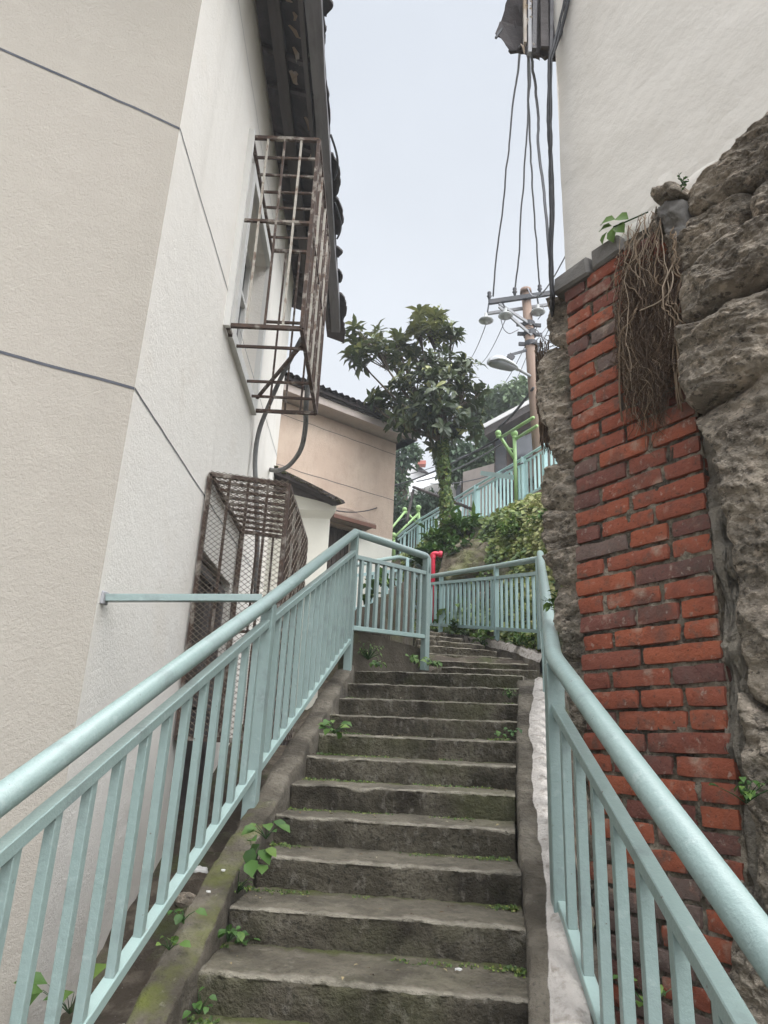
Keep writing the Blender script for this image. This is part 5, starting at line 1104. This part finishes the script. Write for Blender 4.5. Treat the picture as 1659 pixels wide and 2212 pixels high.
bush(945, 1188, 13.3, .38, 150, .24, 'shrub of bright green leaves left of the ivy trunk foot', wf=.34, tint0=.6)
bush(925, 1225, 13.0, .40, 200, .16, 'dark bushy weed below the left shrub on the slope', wf=.6, tint0=.35)
bush(965, 1215, 12.8, .55, 220, .14, 'low leafy weed just above the red standpipe', wf=.6, tint0=.4)
bush(906, 1222, 13.6, .30, 130, .18, 'leafy weed crowding the foot of the left green frame', wf=.5, tint0=.45)
bush(1150, 1165, 11.0, .45, 260, .11, 'yellowish fern like scrub under the upper railing near the pillar', wf=.4, tint0=.8)
bush(1105, 1175, 11.6, .40, 200, .12, 'small yellow green scrub left of the larger scrub near the pillar', wf=.4, tint0=.75)
bush(1180, 1140, 10.6, .40, 240, .12, 'light green scrub right beside the crumbling stones', wf=.4, tint0=.7)
bush(950, 1362, 11.5, .40, 26, .26, 'leafy weed climbing through the left end of the far railing', wf=.55, tint0=.5)
bush(1015, 1345, 11.1, .38, 26, .24, 'bright weed poking through the middle of the far railing', wf=.45, tint0=.85)
bush(1040, 1392, 9.9, .22, 40, .12, 'tiny tuft of weeds on the curved pinkish kerb', wf=.5, tint0=.7)
bush(1130, 1402, 8.6, .20, 50, .10, 'low weed tuft at the right end of the curved kerb', wf=.5, tint0=.5)
bush(985, 1370, 10.9, .20, 60, .10, 'weeds sprouting at the base of the far railing', wf=.5, tint0=.5)
bush(800, 1300, 9.6, .25, 22, .20, 'broad leaved weed behind the corner railing panel', wf=.75, tint0=.6, nstem=6)
bush(832, 1270, 9.7, .22, 20, .18, 'broad leaved weed growing higher on the earth wall', wf=.7, tint0=.5, nstem=6)
bush(1225, 1330, 3.7, .16, 50, .05, 'little green weed on the crumbling pillar edge', wf=.5, tint0=.6)
# weeds on and beside the steps
def stepweed(px, py, z, n, L0, label, wf=.8, t0=.5, h=.07, name='weed', y=None, up_=.3):
    b = AZ(px, py, z) if y is None else AY(px, py, y); r = thing(name, label, 'weed', b); lf = Leaves(); st = MB()
    for k in range(n):
        d = norm(V(RNG.normal()*.8, RNG.normal()*.8-.2, 1)); hh_ = h*RNG.uniform(.5, 1.3); q = b+d*hh_; st.tube([b, b+d*hh_*.5+V(0, 0, .005), q], [.0022, .0018, .0012], 4)
        L = L0*RNG.uniform(.45, 1.0); dd = norm(V(d[0], d[1]-.3, 0)+rdir()*.5+V(0, 0, -.25)); lf.add(q, dd, norm(V(0, -.45, 1)+rdir()*.3), L, L*wf*RNG.uniform(.8, 1.15), float(np.clip(t0+RNG.normal()*.2, 0, 1)), RNG.uniform(.1, .35))
    st.build('stem', M['leaf'], r); lf.build('leaves', M['leaf'], r); return r
zk = lambda k: (k-HK)*R
mt_ = Leaves()
for i in range(7000):
    k = RNG.integers(-1, 11); t = RNG.random()
    if RNG.random() < .45: t = t**3 if RNG.random() < .65 else 1-(1-t)**4*.0-t**0*.0-(RNG.random()**3)*.12
    A = nose_pt(k, lx(k)); B = nose_pt(k, rx(k)); q = A*(1-t)+B*t; q = q+V(.0, T-.030-abs(RNG.normal())*.022, .012)
    if fbm(q, 3.5, k*3.1)+(.35 if t < .25 else 0) < .05: continue
    L = RNG.uniform(.006, .016)*(1.3 if t < .1 or t > .93 else 1); mt_.add(q, norm(rdir()+V(0, -.3, .5)), norm(V(0, -.5, 1)+rdir()*.4), L, L*.7, float(np.clip(.45+RNG.normal()*.25, 0, 1)), .2)
tag(mt_.build('moss_fringe', M['ivy'], base=(0, 4, -.3)), 'thin fringe of moss and seedlings where each tread meets the riser behind', 'moss', kind='stuff')
stepweed(575, 1812, zk(2)+.10, 7, .085, 'heart leaved weed at the left end of the third step from the frame bottom', h=.10)
stepweed(548, 1880, zk(2)-.02, 7, .095, 'large serrated weed with drooping leaves below the heart leaved one', h=.10)
stepweed(512, 1930, zk(1)+.02, 26, .035, 'feathery small weed at the kerb under the serrated weed', wf=.3, h=.07, t0=.75)
stepweed(722, 1585, zk(6), 18, .075, 'clump of broad leaved weeds at the left end of a middle step', h=.08, t0=.6)
stepweed(668, 1668, zk(4)+.02, 26, .055, 'leafy green clump against the kerb two steps below the middle clump', h=.09, t0=.5)
stepweed(492, 2035, zk(0)+.04, 12, .045, 'trailing small leaved weed at the bottom left step corner', h=.05, t0=.45)
stepweed(530, 2040, zk(0)+.01, 8, .035, 'little creeping weed right of the bottom left corner', h=.03, t0=.45)
stepweed(650, 1722, zk(3)+.0, 8, .030, 'tiny weed in the left corner of the fourth step', h=.02, t0=.45)
stepweed(1100, 1742, zk(3)+.05, 26, .030, 'small ferny weed at the right end of the fourth step', wf=.35, h=.07, t0=.8)
stepweed(1105, 2055, zk(0)+.03, 9, .035, 'small weed at the right end of the lowest full step', h=.06, t0=.4)
stepweed(1140, 2190, zk(-1)+.01, 10, .04, 'leafy weed in the lower right corner of the stairs', h=.05, t0=.4)
stepweed(430, 2190, zk(-1)+.03, 9, .04, 'small weed in the lower left corner of the stairs', h=.06, t0=.4)
stepweed(975, 1690, zk(4)+.01, 5, .035, 'single little weed in the middle of a step', h=.03, t0=.5)
stepweed(1075, 1592, zk(6), 8, .03, 'tiny weed near the right end of a middle step', h=.03, t0=.5)
stepweed(1105, 1590, zk(6)+.03, 9, .04, 'blue green weed against the right kerb', h=.05, t0=.4)
stepweed(1100, 1508, zk(8), 22, .035, 'ferny weed at the right end of an upper step', wf=.35, h=.06, t0=.6)
stepweed(805, 1742, zk(3), 5, .03, 'tiny sprout near the middle of the fourth step', h=.02)
stepweed(815, 1440, zk(10)+.02, 18, .06, 'low leafy weed at the foot of the mossy landing wall', h=.05, t0=.6)
stepweed(935, 1438, zk(11), 34, .06, 'trailing weed beside the corner post foot on the landing', h=.06, t0=.6)
stepweed(895, 1435, zk(11)-.1, 16, .07, 'round leaved weed left of the corner post foot', h=.08, t0=.6)
stepweed(795, 1425, 0, 60, .05, 'pale feathery weed hanging on the mossy landing wall', wf=.22, h=.14, t0=.8, y=6.5)
stepweed(745, 1480, zk(9)+.05, 10, .035, 'bright sprout at the chipped left end of the second highest step', h=.03, t0=.8)
stepweed(395, 1990, -.62, 8, .05, 'bluish weed between the kerb and the left railing', h=.05, t0=.35, y=3.05)
stepweed(365, 2052, -.62, 6, .05, 'bright weed under the bottom rail of the left railing', h=.05, t0=.8, y=2.95)
stepweed(150, 2190, -1.1, 9, .14, 'broad leaved weed at the foot of the cream house wall', h=.14, t0=.6, y=3.6, wf=.6)
stepweed(1400, 2180, -.9, 14, .06, 'green weed behind the right railing at the foot of the bricks', h=.10, t0=.6, y=2.75)
stepweed(1612, 1735, -.2, 22, .04, 'weed tuft growing from the boulder wall behind the handrail', h=.08, t0=.5, y=2.6)
lt_ = Leaves()
for i in range(170):
    k = RNG.integers(-1, 10); t = RNG.random(); A = nose_pt(k, lx(k)); B = nose_pt(k, rx(k)); q = A*(1-t)+B*t+V(0, T*RNG.uniform(.06, .9), .016)
    L = RNG.uniform(.008, .026); lt_.add(q, norm(V(RNG.normal(), RNG.normal(), .05)), norm(V(0, 0, 1)+rdir()*.25), L, L*.5, RNG.random(), .3)
M['litter'] = mat('litter', (.2, .15, .08), .9, tint=[(0, (.05, .035, .02)), (.4, (.16, .10, .05)), (.75, (.30, .24, .13)), (1., (.45, .42, .36))])
tag(lt_.build('leaf_litter', M['litter'], base=(0.1, 4, -.3)), 'tiny dry leaf crumbs and chips scattered over the treads', 'litter', kind='stuff')
# seedling on the coping
p = APW(1318, 520, .02); r = thing('seedling', 'green seedling with drooping leaves on the grey coping against the white wall', 'plant', p); lf = Leaves(); st = MB(); st.tube([APW(1400, 458, .03), APW(1350, 480, .05), APW(1325, 490, .06)], .004, 5); st.build('stem', M['leaf'], r)
for (x, y, dx, dy, L) in ((1330, 474, -1, .25, .13), (1330, 472, 1, -.1, .12), (1322, 488, -1.2, .4, .11), (1325, 490, -.1, 1, .12), (1312, 500, -.5, 1, .09), (1330, 488, .9, .6, .11), (1338, 482, .5, .9, .09)):
    q = APW(x, y, .05); t2 = APW(x+dx*50, y+dy*50, .07); lf.add(q, norm(t2-q), BN+V(0, 0, .6), L*.8, L*.55, .75, .15)
lf.build('leaves', M['leaf'], r)
# dried root mat hanging over the pillar
rm = thing('dried_vine', 'mat of dry brown vines and hair roots hanging over the brick pillar', 'dried vine', APW(1400, 480))
mb = MB()
def hair(x0, y0, x1, y1, r, tint, off=.03, wob=.010, n=9, bow=0.):
    a, b = APW(x0, y0, off), APW(x1, y1, off*.8); sd2 = random.random()*90; P = []
    for i in range(n+1):
        t = i/n; P.append(a*(1-t)+b*t+BD*(wob*fbm((t*2.2, sd2, 0), 1.5)*1.6+bow*math.sin(PI*t))+BN*(.02*math.sin(PI*t)+wob*.7*fbm((t*2, 0, sd2), 1.5)))
    mb.tube(P, r, 4, tint)
for i in range(30):
    x = random.uniform(1348, 1462); y0 = 452+abs(x-1405)*.75+random.uniform(-8, 14); hair(x, y0, x+random.uniform(-22, 22), y0+random.choice([110, 150, 190, 240, 330])*random.uniform(.8, 1.2), random.uniform(.0010, .0038), random.uniform(.45, 1.), random.uniform(.03, .085), .034, 14, random.uniform(-.02, .02))
for i in range(20):
    x = random.uniform(1345, 1455); y = random.uniform(500, 740); hair(x, y, x+random.uniform(-55, 55), y+random.uniform(30, 110), random.uniform(.0014, .0036), random.uniform(.4, .9), random.uniform(.055, .09), .018, 8, random.uniform(-.03, .03))
for i in range(9):
    x = random.choice([1462, 1466, 1470, 1350, 1345]); y = random.uniform(600, 700); hair(x, y, x+random.uniform(-4, 6), y+random.uniform(120, 240), random.uniform(.003, .006), random.uniform(.5, .8), .05, .010, 8)
mb.build('vine_stems', M['vine'], rm, smooth=True); mb = MB()
for i in range(1250):
    t = random.random(); x = 1340+t*130; bell = math.sin(PI*min(1, max(.03, t)))**.7; y0 = random.uniform(520, 800)
    y1 = y0+random.uniform(60, 220); lim = 760+240*bell*random.uniform(.5, 1.0); y1 = min(y1, lim)
    if y1-y0 < 25: continue
    hair(x, y0, x+random.uniform(-16, 16)+(1405-x)*.12, y1, random.uniform(.0005, .0015), random.uniform(.1, .45) if random.random() < .75 else random.uniform(.4, .8), random.uniform(.0, .06), .045, 9)
mb.build('hair_roots', M['vine'], rm)
mb = MB(); P = [APW(1382, 671, .08), APW(1420, 655, .085), APW(1448, 632, .08), APW(1455, 600, .07), APW(1450, 580, .06)]; mb.tube(smooth_path(P, 5, .1), .0028, 5, 1.); mb.build('loose_straw', M['vine'], rm)
rm2 = thing('dried_vine', 'stringy brown roots hanging free at the left edge of the crumbling stones', 'dried vine', AY(1165, 860, 3.9)); mb = MB()
for i in range(300):
    y0 = random.uniform(730, 900); t = (y0-730)/170; x0 = 1164+random.uniform(-10, 22)+6*t; y1 = y0+random.uniform(60, 210); x1 = 1160+random.uniform(-3, 28)+(y1-900)*.03+8*(y1 > 900); sd2 = random.random()*50; a, b = AY(x0, y0, 3.85), AY(min(x1, 1192), min(y1, random.uniform(905, 985)), 3.85+random.uniform(-.05, .1)); mb.tube([a*(1-s)+b*s+V(.012*fbm((s*3, sd2, 0), 1), .02*fbm((s*3, 0, sd2), 1), 0) for s in np.linspace(0, 1, 6)], random.uniform(.001, .0028), 4, random.uniform(0, .6))
mb.build('hair_roots', M['vine'], rm2)
tw = thing('twig', 'thin bare twigs sticking out over the top of the crumbling stones', 'twig', AY(1205, 755, 3.7)); mb = MB()
for i in range(14):
    a = AY(1215, 745+random.uniform(-20, 30), 3.7); b = AY(1165+random.uniform(-10, 25), 740+random.uniform(-35, 45), 3.65); mb.tube([a, a*.5+b*.5+V(0, 0, random.uniform(-.02, .02)), b], [.003, .002, .001], 4, random.random()*.6)
mb.build('twigs', M['vine'], tw)
bush(1475, 400, 2.52, .05, 30, .022, 'dry little weed at the boundary of the white wall and the top boulder', mt='leaf', wf=.5, tint0=.3, nstem=8)
# ---- background trees
def far_tree(px, py, yy, blobs, n, L, label, t0=.5):
    b = AY(px, py, yy); r = thing('tree', label, 'tree', b, 'trees behind the houses'); lf = Leaves(); st = MB(); k_ = yy*1.12/FPX
    topc = AY(blobs[0][0], blobs[0][1], yy); st.tube([b, b*.5+topc*.5, topc], [.25, .18, .06], 8)
    for (x, y, rx_, ry_) in blobs: c = AY(x, y, yy); st.tube([b*.4+topc*.6, c], [.08, .03], 5)
    st.build('trunk', M['bark'], r, smooth=True); w = np.array([q[2]*q[3] for q in blobs], float); w /= w.sum()
    for i in range(n):
        x, y, rx_, ry_ = blobs[RNG.choice(len(blobs), p=w)]; q = AY(x, y, yy)+rdir()*RNG.random()**.4*V(rx_*k_, rx_*k_, ry_*k_); cl = fbm(q, .9, 3)
        if cl < -.25 and RNG.random() < .8: continue
        lf.add(q, rdir()*.7+V(0, 0, -.3), norm(V(0, 0, 1)+rdir()*.6), L*RNG.uniform(.6, 1.3), L*.5, float(np.clip(t0+.5*cl+RNG.normal()*.12, 0, 1)), .2)
    lf.build('crown', M['farleaf'], r)
far_tree(1100, 1000, 23, [(1095, 870, 50, 40), (1130, 850, 35, 35), (1060, 880, 36, 35), (1030, 900, 30, 30), (1160, 870, 40, 40)], 5200, .26, 'pale feathery tree behind the street lamp and the dark eaved house', .7)
far_tree(1010, 1080, 21, [(1010, 985, 48, 42), (1045, 960, 34, 34), (980, 1010, 34, 30), (1045, 1010, 34, 30), (960, 985, 22, 20)], 5200, .24, 'mid green tree right of the ivy covered trunk above the railing', .45)
far_tree(870, 1130, 24, [(868, 985, 34, 40), (860, 1030, 24, 40), (890, 975, 20, 20), (850, 960, 20, 20)], 3600, .24, 'bluish green tree rising just behind the pink house corner', .5)
far_tree(900, 1200, 22, [(880, 1110, 42, 42), (915, 1090, 34, 30), (860, 1150, 34, 46), (905, 1140, 40, 30), (850, 1105, 26, 36)], 5200, .2, 'dark shrubby tree below the white canopy roof left of the trunk', .12)
for i, (x, y, yy, r_, lab) in enumerate(((292, 1985, 4.1, .035, 'white chalky rubble lump at the foot of the cream house'), (420, 1780, 5.3, .05, 'grey rubble stone on the soil under the mesh cage'), (330, 2090, 3.6, .03, 'small brown stone on the soil below the left railing'), (235, 2120, 3.9, .06, 'larger dark stone against the foot of the cream house'), (455, 1700, 5.6, .04, 'pale stone on the soil just below the mesh cage corner'))):
    c = AY(x, y, yy); c[2] = soilz(c[0], min(c[1], 7))+r_*.3; b = blob((0, 0, 0), (r_*1.3, r_, r_*.7), None, i*4.4, mt='rock' if i not in (0, 4) else 'frame_white', n=14, name='stone'); b.location = tuple(map(float, c)); tag(b, lab, 'stone')
# litter scraps on the steps and kerb
for i, (x, y, k, lab) in enumerate(((990, 2094, 0, 'white torn paper scrap on the second visible step'), (590, 1840, 2, 'beige pebble by the heart leaved weed'), (482, 1880, None, 'white chip on the left kerb near the moss stripe'), (450, 1926, None, 'small white chip on the left kerb above the green moss patch'), (568, 1642, None, 'pale broken shell piece on the left kerb by the post'))):
    if k is not None: c = AZ(x, y, zk(k)+.016)
    else: c = ASL(x, y, 2.86, -.776+.026, SL)
    mb = MB(); n = 9; ring = [c+V(random.uniform(.4, 1.3)*.009*math.cos(2*PI*j/n)*(1.9 if i == 0 else 1), random.uniform(.4, 1.3)*.007*math.sin(2*PI*j/n), .002+.003*random.random()) for j in range(n)]; mb.prism(ring, (0, 0, -.006)); tag(mb.build('litter_scrap', M['frame_white'], base=c), lab, 'litter')

# ================================================================== haze: thin even air, sky outside it
hz = MB(); hz.box((0, 150, 4.6), (715, 765, 8.9)); hm = bpy.data.materials.new('haze'); hm.use_nodes = True; hn = hm.node_tree; hn.nodes.clear()
ho = N(hn, 'ShaderNodeOutputMaterial'); pv = N(hn, 'ShaderNodeVolumePrincipled'); pv.inputs['Color'].default_value = (.93, .96, 1.0, 1); pv.inputs['Density'].default_value = .0028; pv.inputs['Anisotropy'].default_value = .2
hn.links.new(pv.outputs[0], ho.inputs['Volume']); o = hz.build('haze', hm); o['kind'] = 'stuff'; SC.cycles.volume_bounces = 0
